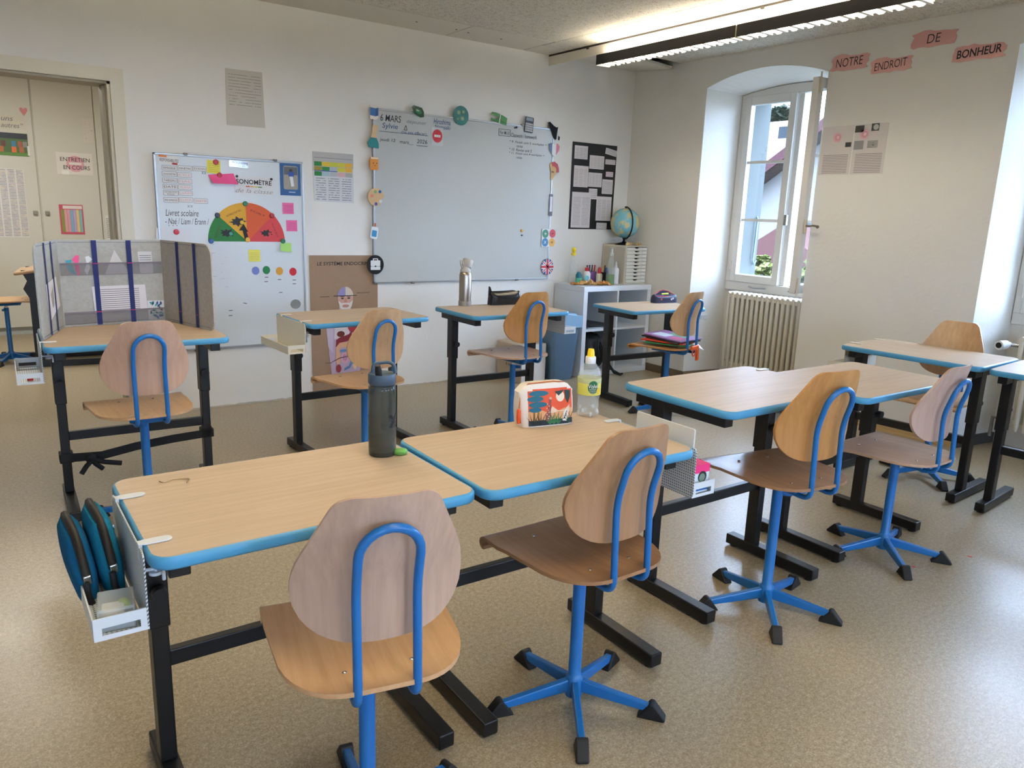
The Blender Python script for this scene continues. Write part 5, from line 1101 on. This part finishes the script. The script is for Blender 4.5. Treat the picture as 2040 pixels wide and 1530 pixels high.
# lemon water bottle
vb = empty('lemon_water_bottle', (1.584, 1.772, .693), R(-25), 'clear plastic lemon water bottle with yellow sports cap and yellow label', 'bottle')
M_PET = mat('#E4ECEE', .06, alpha=.26)
G().lathe([(.020, 0), (.030, .003), (.034, .012), (.032, .022), (.035, .032), (.033, .048), (.0335, .060), (.037, .072), (.0372, .125), (.0365, .138), (.030, .156), (.018, .172), (.0145, .178)], (0, 0, 0), 32).build('body', M_PET, vb, 60)
for k in range(8): a = k * PI / 4; G().sph((.031 * math.cos(a), .031 * math.sin(a), .012 + .012 * (k % 2)), .006, 6, (1, 1, 1.4)).build('facet', mat('#D9E0E4', .05, alpha=.5), vb, 60)
def wrap(r, z0, z1, a0, a1, m, n='label', k=20):
    rows = [[(r * math.cos(R(a0 + (a1 - a0) * j / k)), r * math.sin(R(a0 + (a1 - a0) * j / k)), z) for j in range(k + 1)] for z in (z0, (z0 + z1) / 2, z1)]
    return G().shell(rows, .0004).build(n, m, vb, 60)
wrap(.0378, .074, .127, -175, 170, mat('#E6E06A', .3, alpha=.88), 'label', 40); 
wrap(.0381, .112, .127, -175, 170, mat('#DDE3BE', .3, alpha=.6), 'label_top', 40)
ca = R(-86)
def onlabel(a0, z0, ra, rz, m, lay, n):
    rows = []
    for sgn in (-1, -.5, 0, .5, 1): rows.append([((.0384 + lay * .0003) * math.cos(a0 + ra * u), (.0384 + lay * .0003) * math.sin(a0 + ra * u), z0 + sgn * rz * math.sqrt(max(.0004, 1 - u * u))) for u in [k / 8 - 1 for k in range(17)]])
    return G().shell(rows, .0003).build(n, m, vb)
onlabel(ca, .101, .46, .021, mat('#1F6B45', .4), 0, 'label_badge'); onlabel(ca + .55, .088, .24, .011, mat('#E0B93A', .4), 1, 'label_lemon')
tx = text(vb, 'Volvic', 0, 0, .036, .013, M_WHITE, 0, .15, 0, .01)
for v in tx.data.vertices: a = ca + v.co.x / .0387 + .05; v.co = (.0393 * math.cos(a), .0393 * math.sin(a), .105 + v.co.y)
for i, s in enumerate(('SAVEUR', 'CITRON', 'JUTEUX')):
    tx = text(vb, s, 0, 0, .022, .0042, M_WHITE, 0)
    for v in tx.data.vertices: a = ca - .05 + v.co.x / .0387; v.co = (.0393 * math.cos(a), .0393 * math.sin(a), .0945 - i * .0062 + v.co.y)
G().lathe([(.0165, .172), (.0168, .174), (.0168, .190), (.0155, .194), (.008, .195)], (0, 0, 0), 24).build('cap', M_WHITE, vb, 50); G().lathe([(.0125, .1945), (.0115, .208), (.0095, .216), (.0095, .218)], (0, 0, 0), 10).build('spout', mat('#F0D21E', .4), vb, 30)
# steel flask
fl_ = empty('steel_flask', (2.535, 4.045, .744), R(10), 'brushed steel flask with grey loop lid standing on a desk', 'flask')
t = NT('brushed_steel'); t.b.inputs['Base Color'].default_value = srgb('#A0958A'); t.b.inputs['Metallic'].default_value = 1; t.b.inputs['Roughness'].default_value = .28; M_STEEL = t.m
M_GREYP = mat('#B4B0AC', .5); M_GREYD = mat('#8C8A88', .5)
G().lathe([(.041, 0), (.041, .028), (.039, .030)], (0, 0, 0), 28).build('base', M_GREYD, fl_, 50); G().lathe([(.0385, .030), (.0385, .190), (.035, .205), (.031, .210)], (0, 0, 0), 28).build('body', M_STEEL, fl_, 50)
G().lathe([(.033, .210), (.033, .222), (.027, .228), (.026, .246), (.018, .250)], (0, 0, 0), 24).build('collar', M_GREYP, fl_, 50)
G().lathe([(.031, 0), (.033, .004), (.033, .046), (.030, .049)], (0, 0, 0), 24).build('cup_cap', M_GREYP, fl_, 50, loc=(.006, 0, .240)).rotation_euler = (0, R(20), 0)
G().tube(smooth_path([(-.026, 0, .232), (-.040, 0, .255), (-.046, 0, .282), (-.030, 0, .285), (-.024, 0, .262), (-.018, 0, .248)], .012, 5), .0045, 10).build('loop', M_GREYP, fl_, 60)
def case(name, loc, rz, w, d, h, m, label):
    o = empty(name, loc, rz, label, 'pencil case')
    rows = []
    for i in range(8):
        v = i / 7; k = 1 if v < .7 else 1 - .45 * ((v - .7) / .3) ** 2
        rows.append([(math.copysign(abs(math.cos(a)) ** .35, math.cos(a)) * w / 2 * (1 - .06 * v), math.copysign(abs(math.sin(a)) ** .6, math.sin(a)) * d / 2 * k, v * h + .006 * math.sin(a * 3 + v * 4) * v) for a in [2 * PI * j / 28 for j in range(29)]])
    g = G().grid(rows); g.add(rows[0][:-1][::-1], [list(range(28))]); g.add(rows[-1][:-1], [list(range(28))]); g.build('bag', m, o, 60); return o
bk_ = case('pencil_case', (2.815, 4.015, .744), R(-3), .235, .075, .082, mat('#101113', .25), 'glossy black pencil case lying beside the steel flask')
G().tube([(-.105, 0, .080), (0, 0, .084), (.105, 0, .078)], .004, 8).build('zip', mat('#26262A', .5), bk_, 60); G().prism([(-.118, .06), (-.095, .075), (-.108, .112), (-.116, .118)], -.006, .006, 'xz').build('tab', mat('#101113', .4), bk_)
nv = case('pencil_case', (4.335, 4.055, .692), R(-8), .225, .075, .058, mat('#1E2644', .5), 'navy pencil case with red zip lying open at the back of a desk')
G().prism([(-.10, .05), (-.08, .055), (-.03, .084), (.0, .090), (.04, .085), (.10, .052)], .016, .030, 'xz').build('flap', mat('#1E2644', .5), nv); G().tube([(-.10, -.02, .052), (-.03, -.026, .050), (.06, -.026, .046), (.105, -.012, .050), (.05, .018, .084), (0, .02, .092), (-.03, .02, .086), (-.085, .014, .058)], .0036, 8, closed=True).build('zip', mat('#B1243C', .5), nv, 60)
G().sph((.02, -.002, .057), .03, 8, (2.2, .7, .2)).build('lining', mat('#12131C', .7), nv, 60)
pk = G().tube([(-.03, -.006, .066), (.035, -.004, .068)], .0065, 10).build('highlighter', mat('#D8DD4A', .35)); pk.matrix_world = Matrix.Translation((4.335, 4.055, .692)) @ Matrix.Rotation(R(-8), 4, 'Z'); tag(pk, 'yellow marker sticking out of the open navy pencil case', 'marker')
for x, z in ((.045, .028), (.06, .034), (-.05, .03)): G().prism([(x + .018 * p[0], z + .018 * p[1]) for p in splat], -.0375, -.035, 'xz').build('print', mat('#D8D8E4' if x > 0 else '#B8503C', .5), nv)

# ================================================================ CORNER SHELF AND WHAT STANDS ON IT
SX, SY, ZT = 4.072, 4.680, .757
sh = empty('cube_shelf', (SX, SY, 0), 0, 'white four-cube shelf in the corner under the globe', 'shelf'); M_SH = mat('#DCE2E8', .4)
SWd, SDp = .765, .385
G().bb(0, SWd, 0, SDp, ZT - .042, ZT).build('top', M_SH, sh, bevel=.002); G().bb(0, SWd, 0, SDp, 0, .042).build('bottom', M_SH, sh, bevel=.002)
for x in (0, SWd - .042): G().bb(x, x + .042, 0, SDp, .0421, ZT - .0421).build('side', M_SH, sh, bevel=.002)
G().bb(SWd / 2 - .008, SWd / 2 + .008, .004, SDp, .042, ZT - .042).build('divider', M_SH, sh)
for x0, x1 in ((.042, SWd / 2 - .008), (SWd / 2 + .008, SWd - .042)): G().bb(x0, x1, .004, SDp, .385, .401).build('shelf_board', M_SH, sh)
G().bb(.042, SWd - .042, SDp - .004, SDp, .042, ZT - .042).build('back', mat('#9FB0BC', .5), sh)
# drawer cabinet
dc = empty('drawer_cabinet', (4.600, 4.775, ZT), 0, 'small grey ten drawer cabinet under the globe', 'drawer cabinet'); M_DC = mat('#C8C5B6', .45); CW, CD, CH = .252, .295, .327
G().bb(0, .008, 0, CD, 0, CH).bb(CW - .008, CW, 0, CD, 0, CH).bb(0.008, CW - .008, 0, CD, CH - .010, CH).bb(.008, CW - .008, 0, CD, 0, .010).bb(.008, CW - .008, CD - .008, CD, .01, CH - .01).build('case', M_DC, dc, bevel=.002)
G().prism(rrect(CD - .03, CH - .03, .01, 3, CD / 2, CH / 2), -.0015, .0, 'yz').build('side_panel', mat('#B7B2A2', .5), dc)
dm = None
for i in range(10):
    z0 = .012 + i * .0303; zc = z0 + .0275
    a = [(.010, z0), (CW - .010, z0), (CW - .010, zc), (CW / 2 + .030, zc), (CW / 2 + .016, zc - .011), (CW / 2 - .016, zc - .011), (CW / 2 - .030, zc), (.010, zc)]
    d = G().prism(a, -.004, .012, 'xz').build('drawer', mat('#D3D2C8', .42), dc); G().bb(CW - .058, CW - .016, -.0055, -.004, z0 + .006, z0 + .021).build('label_card', mat('#E0E0DE', .5), d)
    G().bb(.012, CW - .012, .012, .016, z0, z0 + .030).build('dark_gap', mat('#131312', .8), d)
# globe
gl = empty('desk_globe', (4.690, 4.905, ZT + CH), 0, 'desk globe with black arc stand on top of the drawer cabinet', 'globe')
t = NT('globe_map'); v = t.coord(); n = t.noise(v, 11, 7, .6); n2 = t.noise(v, 30, 3, .6)
land = t.math('GREATER_THAN', n, .505); lc = t.mix(n2, srgb('#C9B784'), srgb('#B7BE93')); t.link(t.mix(land, t.mix(n2, srgb('#6FAFBE'), srgb('#86C0CB')), lc), t.b.inputs['Base Color']); t.b.inputs['Roughness'].default_value = .25
gr_ = G().sph((0, 0, 0), .126, 18).build('sphere', t.m, gl, 60, loc=(0, 0, .186)); gr_.rotation_euler = (R(10), R(23), 0)
for m_ in range(0): pass
arc = [(-.136 * math.sin(R(a)) * .25, -.136 * math.sin(R(a)) * .95, .186 + .136 * math.cos(R(a))) for a in range(-6, 187, 10)]
G().tube(arc, .0062, 8).build('meridian_arc', M_BLACK, gl, 60)
G().lathe([(.078, 0), (.080, .004), (.055, .014), (.020, .022), (.010, .034), (.010, .050), (.018, .056), (.012, .060)], (0, 0, 0), 28).build('foot', M_BLACK, gl, 50); G().sph((.0, 0, .318), .008, 8).build('pole_pin', M_BLACK, gl, 60)
def shell_thing(x, y, label, sx):
    o = empty('sea_shell', (x, y, ZT + CH), 0, label, 'shell'); random.seed(label)
    for k in range(6): G().lathe([(.006, 0), (.014, .006), (.004, .030)], (0, 0, 0), 8).build('point', mat('#BFA577', .6), o, 60, loc=((k - 2.5) * .008, random.uniform(-.01, .01), .004)).rotation_euler = (random.uniform(-.9, .9), sx * random.uniform(.2, 1.2), 0)
shell_thing(4.642, 4.80, 'beige shell left of the globe foot', 1); shell_thing(4.800, 4.83, 'beige shell right of the globe foot', -1)
# bottles and pots on the shelf
def lth(name, x, y, label, cat, parts, z=ZT):
    o = empty(name, (x, y, z), 0, label, cat)
    for n, prof, m in parts: G().lathe(prof, (0, 0, 0), 20).build(n, m, o, 50)
    return o
M_CLR = mat('#C9D6D4', .08, alpha=.26)
lth('syrup_bottle', 4.180, 4.965, 'tall clear bottle with yellow ball cap at the left of the shelf top', 'bottle', [('body', [(.036, 0), (.037, .01), (.034, .08), (.026, .17), (.019, .225), (.018, .236)], M_CLR), ('cap', [(.021, .236), (.021, .252), (.012, .256), (.012, .262), (.018, .270), (.020, .284), (.014, .298), (.003, .302)], mat('#E8CE22', .35))])
lth('teal_tub', 4.215, 4.925, 'little mint green tub between the two bottles on the shelf', 'tub', [('tub', [(.026, 0), (.029, .045), (.029, .050)], mat('#58B99A', .4)), ('teal_lid', [(.024, .05), (.026, .075), (.010, .100)], mat('#1F6E86', .5))])
o = lth('sanitizer_bottle', 4.285, 4.905, 'white bottle with red cap and blue round label on the shelf', 'bottle', [('body', [(.030, 0), (.032, .005), (.032, .088), (.022, .104), (.017, .108)], M_WHITE), ('cap', [(.0185, .108), (.0185, .134), (.016, .136)], mat('#C71F2E', .35))])
G().prism(ngon(.021, 18, 0, .052), -.0335, -.0315, 'xz').build('blue_label', mat('#6FC0D2', .4), o).rotation_euler = (0, 0, R(-38))
pt = empty('pen_pot', (4.415, 4.975, ZT), 0, 'purple square pot full of pens on the shelf', 'pot'); M_PUR = mat('#7A5A94', .5)
G().bb(-.04, .04, -.002, .002, 0, .095).bb(-.04, .04, .055, .059, 0, .095).bb(-.042, -.038, 0, .057, 0, .095).bb(.038, .042, 0, .057, 0, .095).bb(-.04, .04, 0, .057, 0, .004).build('pot', M_PUR, pt)
for i, (x, a, c, l) in enumerate(((-.025, -8, '#17181C', 'black pen leaning left in the purple pot'), (-.010, -3, '#1D2C66', 'navy pen in the purple pot'), (.006, 3, '#1A1A1E', 'black pen standing straight in the purple pot'), (.024, 8, '#B6233A', 'red pen in the purple pot'))):
    o = G().cyl((0, 0, .006), (0, 0, .135), .006, None, 8).build('shaft', mat(c, .4)); o.name = 'pen'; G().cyl((0, 0, .136), (0, 0, .150), .0068, None, 8).build('clip_cap', mat(c, .3), o); o.location = (4.415 + x, 5.003, ZT); o.rotation_euler = (0, R(a), 0); tag(o, l, 'pen', 'pens in the purple pot')
lth('cream_bottle', 4.445, 4.925, 'cream bottle with tall red cap beside the purple pot', 'bottle', [('body', [(.026, 0), (.027, .07), (.021, .083)], mat('#D6D3C2', .45)), ('cap', [(.0155, .083), (.0155, .118), (.010, .135)], mat('#B8283A', .4))])
pb = empty('pencil_bundle', (4.500, 4.935, ZT), 0, 'black cup with a yellow and a black pencil on the shelf', 'cup')
G().lathe([(.024, 0), (.026, .092)], (0, 0, 0), 16).build('cup', M_CAP, pb, 50); G().cyl((-.008, 0, .02), (-.002, 0, .150), .0045, None, 6).build('pencil', mat('#D9A92C', .4), pb); G().cyl((.008, .004, .02), (.020, .004, .150), .0045, None, 6).build('pencil', M_CAP, pb)
lth('glue_stick_pot', 4.545, 4.950, 'blue capped glue bottle behind the green spray bottle', 'bottle', [('body', [(.020, 0), (.021, .07)], mat('#8FA0A8', .4)), ('cap', [(.021, .07), (.021, .10), (.012, .13)], mat('#24508C', .4))])
sp = lth('spray_bottle', 4.455, 4.795, 'clear pump bottle half full of green liquid in front of the drawers', 'bottle', [('body', [(.034, 0), (.036, .008), (.035, .12), (.024, .20), (.016, .225), (.014, .24)], M_CLR), ('liquid', [(.032, .004), (.0335, .085)], mat('#4E8A35', .2)), ('pump', [(.018, .24), (.018, .262), (.010, .266), (.012, .30), (.020, .304), (.018, .312)], mat('#CFDAD8', .3, alpha=.7))])
lth('white_glue_bottle', 4.552, 4.835, 'white pointed glue bottle beside the drawer cabinet', 'bottle', [('body', [(.026, 0), (.027, .006), (.027, .120), (.022, .134)], mat('#DADADF', .4)), ('nozzle', [(.014, .134), (.011, .150), (.004, .188)], mat('#D2D2DA', .4))])
cr = empty('gold_paper', (4.245, 4.815, ZT), R(-22), 'crumpled golden paper lying on the front of the shelf top', 'paper')
random.seed(8)
for k in range(5):
    rows = [[(-.165 + k * .062 + .095 * i / 5, -.045 + .09 * j / 4 + random.uniform(-.012, .012), max(.0015, random.uniform(.0, .045) * math.sin(PI * (i + .5) / 6) * (1.1 if k in (1, 2, 4) else .6))) for i in range(6)] for j in range(5)]
    G().shell(rows, .0008).build('fold', mat(('#B77B2E', '#C9A065', '#D3AE74', '#C2954F', '#C58436')[k], .45), cr)
# shelf contents
f_ = empty('dark_folders', (4.150, 4.70, .4015), 0, 'dark folders lying in the upper left cube of the shelf', 'folder')
for i, (c, a) in enumerate((('#9AA4AA', 3), ('#2A2C30', -4), ('#1C1D22', 8))): G().box((.125, .17, .006 + i * .011), (.24, .31, .009), Matrix.Rotation(R(a), 3, 'Z')).build('folder_cover', mat(c, .5), f_, bevel=.001)
bg = empty('black_backpack', (4.27, 4.86, .0425), 0, 'black backpack stuffed into the lower left cube of the shelf', 'backpack')
rows = []
for i in range(9):
    v = i / 8; s_ = math.sin(PI * (.12 + .8 * v)) ** .5; rows.append([(.135 * s_ * math.copysign(abs(math.cos(a)) ** .6, math.cos(a)), .15 * s_ * math.copysign(abs(math.sin(a)) ** .6, math.sin(a)) - .02, v * .30 + .012 * math.sin(4 * a) * v) for a in [2 * PI * j / 24 for j in range(25)]])
g = G().grid(rows); g.add(rows[0][:-1][::-1], [list(range(24))]); g.add(rows[-1][:-1], [list(range(24))]); g.build('bag', mat('#121214', .7, var=.3), bg, 60)
G().tube([(.02, -.165, .25), (.06, -.20, .16), (.10, -.21, .05), (.155, -.22, -.020), (.20, -.26, -.034)], .012, 8).build('strap', M_CAP, bg, 60); G().tube([(.0, -.16, .27), (-.02, -.185, .20), (.0, -.19, .12)], .010, 8).build('strap', M_CAP, bg, 60)
G().tube([(.11, -.20, .02), (.19, -.25, -.030), (.235, -.235, -.034)], .009, 8).build('strap', M_CAP, bg, 60)
# waste bin and cardboard box
wb = empty('waste_bin', (3.905, 4.80, 0), R(-6), 'tall blue-grey waste bin with a light blue lid between box and shelf', 'bin')
M_BIN = mat('#58748F', .4)
def lofted(secs):
    g = G(); g.grid([s + [s[0]] for s in secs]); n = len(secs[0]); g.add(secs[0][::-1], [list(range(n))]); g.add(secs[-1], [list(range(n))]); return g
def rsec(w, d, z, r=.03): return [(x, y, z) for x, y in rrect(w, d, r, 4)]
lofted([rsec(.20, .22, 0), rsec(.205, .225, .01), rsec(.265, .29, .455), rsec(.275, .30, .456), rsec(.275, .30, .47)]).build('bin_body', M_BIN, wb, 40)
lofted([rsec(.285, .31, .47), rsec(.285, .31, .515), rsec(.27, .295, .525)]).build('rim', mat('#3E4E60', .4), wb, 40); G().prism([(-.135, .435), (-.135, .53), (.0, .548), (.135, .53), (.135, .435)], -.162, -.146, 'xz').build('lid_flap', mat('#8FB9DC', .35), wb, bevel=.004); lofted([rsec(.25, .27, .525), rsec(.22, .24, .545)]).build('lid', mat('#86AFD3', .35), wb, 40)
cbx = empty('cardboard_box', (3.62, 4.895, 0), R(3), 'pale cardboard box on the floor left of the waste bin', 'box')
G().bb(-.125, .125, -.16, .16, .0, .305).build('carton', mat('#CFCAC2', .6), cbx, bevel=.003); G().bb(-.126, -.1255, -.155, .155, .0, .30).build('kraft_side', mat('#B9A996', .7), cbx); G().prism(rect(.245, .32), .305, .308).build('lid', mat('#C4B8A6', .6), cbx)
tx = text(cbx, '6 ou 7', 0, 0, .10, .028, M_INK, 0); tx.matrix_local = Matrix(((0, 0, -1, -.1268), (-1, 0, 0, -.01), (0, 1, 0, .135), (0, 0, 0, 1)))
# heap on the chair by the window
hp = dict(z=.474 + .0155)
ch_rot = R(9.8)
def onseat(lx, ly, z): c, s = math.cos(ch_rot), math.sin(ch_rot); return (3.869 + c * lx - s * ly, 3.544 + s * lx + c * ly, z)
for i, (lx, ly, rz, w, d, c, l, tl_) in enumerate(((.01, .0, 20, .23, .30, '#2E7A4A', 'green folder at the bottom of the heap on the chair', 0), (.02, .01, 8, .235, .31, '#C93A22', 'red folder in the middle of the heap on the chair', 0), (.04, .01, -8, .24, .32, '#17181B', 'black folder in the heap on the chair', 2), (.05, .005, -4, .235, .315, '#8F6E9E', 'purple picture folder on top of the heap on the chair', 3))):
    o = empty('folder', onseat(lx, ly, hp['z'] + .001 + i * .0125), ch_rot + R(rz), l, 'folder', 'folders heaped on a chair'); o.rotation_euler = (R(tl_), R(-1.5 * (i > 1)), ch_rot + R(rz))
    G().bb(-w / 2, w / 2, -d / 2, d / 2, 0, .009).build('cover', mat(c, .4), o, bevel=.001); G().bb(-w / 2 + .002, w / 2 + .002, -d / 2 + .003, d / 2 - .003, .002, .007).build('sheets', M_PAPER, o)
    if i == 3:
        for (x, y, ww, dd, cc) in ((-.03, .06, .10, .12, '#B9C9D6'), (.05, -.02, .08, .14, '#5E9A7A'), (-.05, -.08, .08, .10, '#C2608A')): G().bb(x - ww / 2, x + ww / 2, y - dd / 2, y + dd / 2, .009, .0098).build('picture', mat(cc, .4), o)
og = empty('orange_grip', (3.900, 3.335, .488), R(15), 'orange plastic grip with a finger loop hanging over the chair seat edge', 'tool'); M_OR = mat('#E8602A', .35)
G().prism([(-.05, .012), (.045, .016), (.056, -.085), (.03, -.09), (.018, -.016), (-.05, -.008)], -.008, .008, 'xz').build('grip', M_OR, og, bevel=.003); G().tube([(-.01 + .024 * math.cos(a), 0, -.030 + .024 * math.sin(a)) for a in [2 * PI * k / 14 for k in range(14)]], .0045, 8, closed=True).build('finger_loop', M_OR, og, 60)
o = G().shell([[(3.945 + .02 * i, 3.395 - .035 * j, .505 - .012 * j - .004 * i * j) for i in range(3)] for j in range(3)], .0008).build('plastic_sleeve', mat('#CFE3E2', .2, alpha=.7)); tag(o, 'translucent sleeve tip sticking out behind the folders on the chair', 'sleeve')

# ================================================================ RADIATORS
M_RAD = mat('#CFC8B8', .4)
def radiator(x, y1, n, z0, z1, label):
    """columns run from y1 towards the camera side"""
    p = .0465; o = empty('radiator', (x, y1 - n * p / 2, 0), 0, label, 'radiator')
    g = G()
    for dx in (-.045, .045): g.tube([(dx, 0, z0), (dx, 0, z0 + .03), (dx, 0, z1 - .03), (dx * .96, 0, z1 - .008)], [.008, .0150, .0150, .012], 10)
    g.box((0, 0, z1 - .030), (.105, p * .98, .030)).box((0, 0, z0 + .035), (.09, p * .98, .028)); g.tube([(-.06, 0, z1 - .012), (.06, 0, z1 - .012)], .0135, 8)
    me = g.mesh('section', 50); me.materials.append(M_RAD)
    for k in range(n):
        s = bpy.data.objects.new('section', me); COL.objects.link(s); s.parent = o; s.location = (0, n * p / 2 - (k + .5) * p, 0)
    for yy in (n * p * .35, -n * p * .35): G().bb(.0, .12, yy - .01, yy + .01, z0 + .06, z0 + .075).build('wall_bracket', M_RAD, o)
    return o
r1 = radiator(5.055, 4.005, 16, .15, .765, 'ribbed cream radiator in the niche under the open window')
r2 = radiator(5.055, 1.860, 16, .15, .715, 'ribbed cream radiator in the niche at the right edge of the photo')
for k, (z, big) in enumerate(((.655, 1), (.20, 0))):
    yv = 16 * .0465 / 2 + .03
    if big:
        G().tube([(0, yv - .03, z), (0, yv + .03, z)], .012, 10).build('valve_body', M_CHROME, r2, 50); G().tube([(0, yv + .03, z), (-.035, yv + .035, z), (-.036, yv + .035, z), (-.105, yv + .045, z)], [.016, .018, .027, .027], 16).build('valve_head', M_WHITE, r2, 50); G().tube([(-.105, yv + .045, z), (-.108, yv + .0455, z)], .017, 16).build('valve_dial', M_CAP, r2, 50)
    else: G().tube([(0, yv - .03, z), (0, yv + .05, z), (0, yv + .05, z - .12)], .011, 10).build('return_valve', mat('#6F6A60', .4, .6), r2, 50)

# ================================================================ CEILING LUMINAIRES
M_TUBE = mat('#FFF0D8', .5, emit=85.0); M_REFL = mat('#F1EFE9', .35)
def luminaire(y1, y0, label):
    x0, x1, zb, zt = 3.812, 3.945, 2.372, 2.440; cy = (y0 + y1) / 2; L = y1 - y0
    o = empty('ceiling_light', (x0, cy, zb), 0, label, 'ceiling light', 'suspended strip lights'); w = x1 - x0; h = zt - zb
    G().bb(0, .006, -L / 2, L / 2, 0, h).build('side_wall', mat('#17171A', .5), o, bevel=.001)
    G().bb(.0062, .008, -L / 2, L / 2, .002, h).build('reflector', M_REFL, o)
    n = max(6, round(L / .10)); sc = [(-L / 2, h + .018), (-L / 2, .004)]
    for k in range(n):
        a = -L / 2 + L * k / n; b = -L / 2 + L * (k + 1) / n; sc += [(a + .012, .004), (a + .03, .016), (b - .03, .016), (b - .012, .004)]
    sc += [(L / 2, .004), (L / 2, h + .018)]
    G().prism(sc, w - .006, w, 'yz').build('side_wall', M_REFL, o)
    G().bb(.008, w - .006, -L / 2, -L / 2 + .004, 0, h).build('end_cap', mat('#D9D3C2', .5), o); G().bb(.008, w - .006, L / 2 - .004, L / 2, 0, h).build('end_cap', mat('#D9D3C2', .5), o)
    bl = G().prism([(-.002, .03), (.002, .03), (.011, .004), (-.011, .004)], .009, w - .007, 'yz').mesh('louvre_blade'); bl.materials.append(M_REFL)
    for k in range(n):
        s = bpy.data.objects.new('louvre_blade', bl); COL.objects.link(s); s.parent = o; s.location = (0, -L / 2 + L * (k + .5) / n, 0)
    G().tube([(w / 2, -L / 2 + .02, .050), (w / 2, L / 2 - .02, .050)], .013, 12).build('tube', M_TUBE, o, 60)
    for yy in (-L / 2 + .03, L / 2 - .03): G().cyl((w - .012, yy, h - .004), (w - .012, yy, 2.469 - zb), .0012, None, 6).build('suspension_wire', M_ALU, o)
luminaire(4.392, 3.172, 'black sided strip light hanging nearest the corner'); luminaire(3.160, 2.045, 'black sided strip light cut off by the top edge of the photo')

# scraps on the floor
random.seed(4)
for (x, y, l) in ((2.96, 1.32, 'tiny red paper scrap on the floor right of the pinkish chair'), (3.265, 1.245, 'tiny red paper scrap on the floor between the pinkish chair and the sideways desk'), (3.545, 1.12, 'tiny red paper scrap on the floor near the right edge of the photo')):
    o = G().prism([(x + .012 * p[0], y + .018 * p[1]) for p in splat], 0.0003, .0011).build('paper_scrap', mat('#C8404A', .6)); tag(o, l, 'paper scrap')
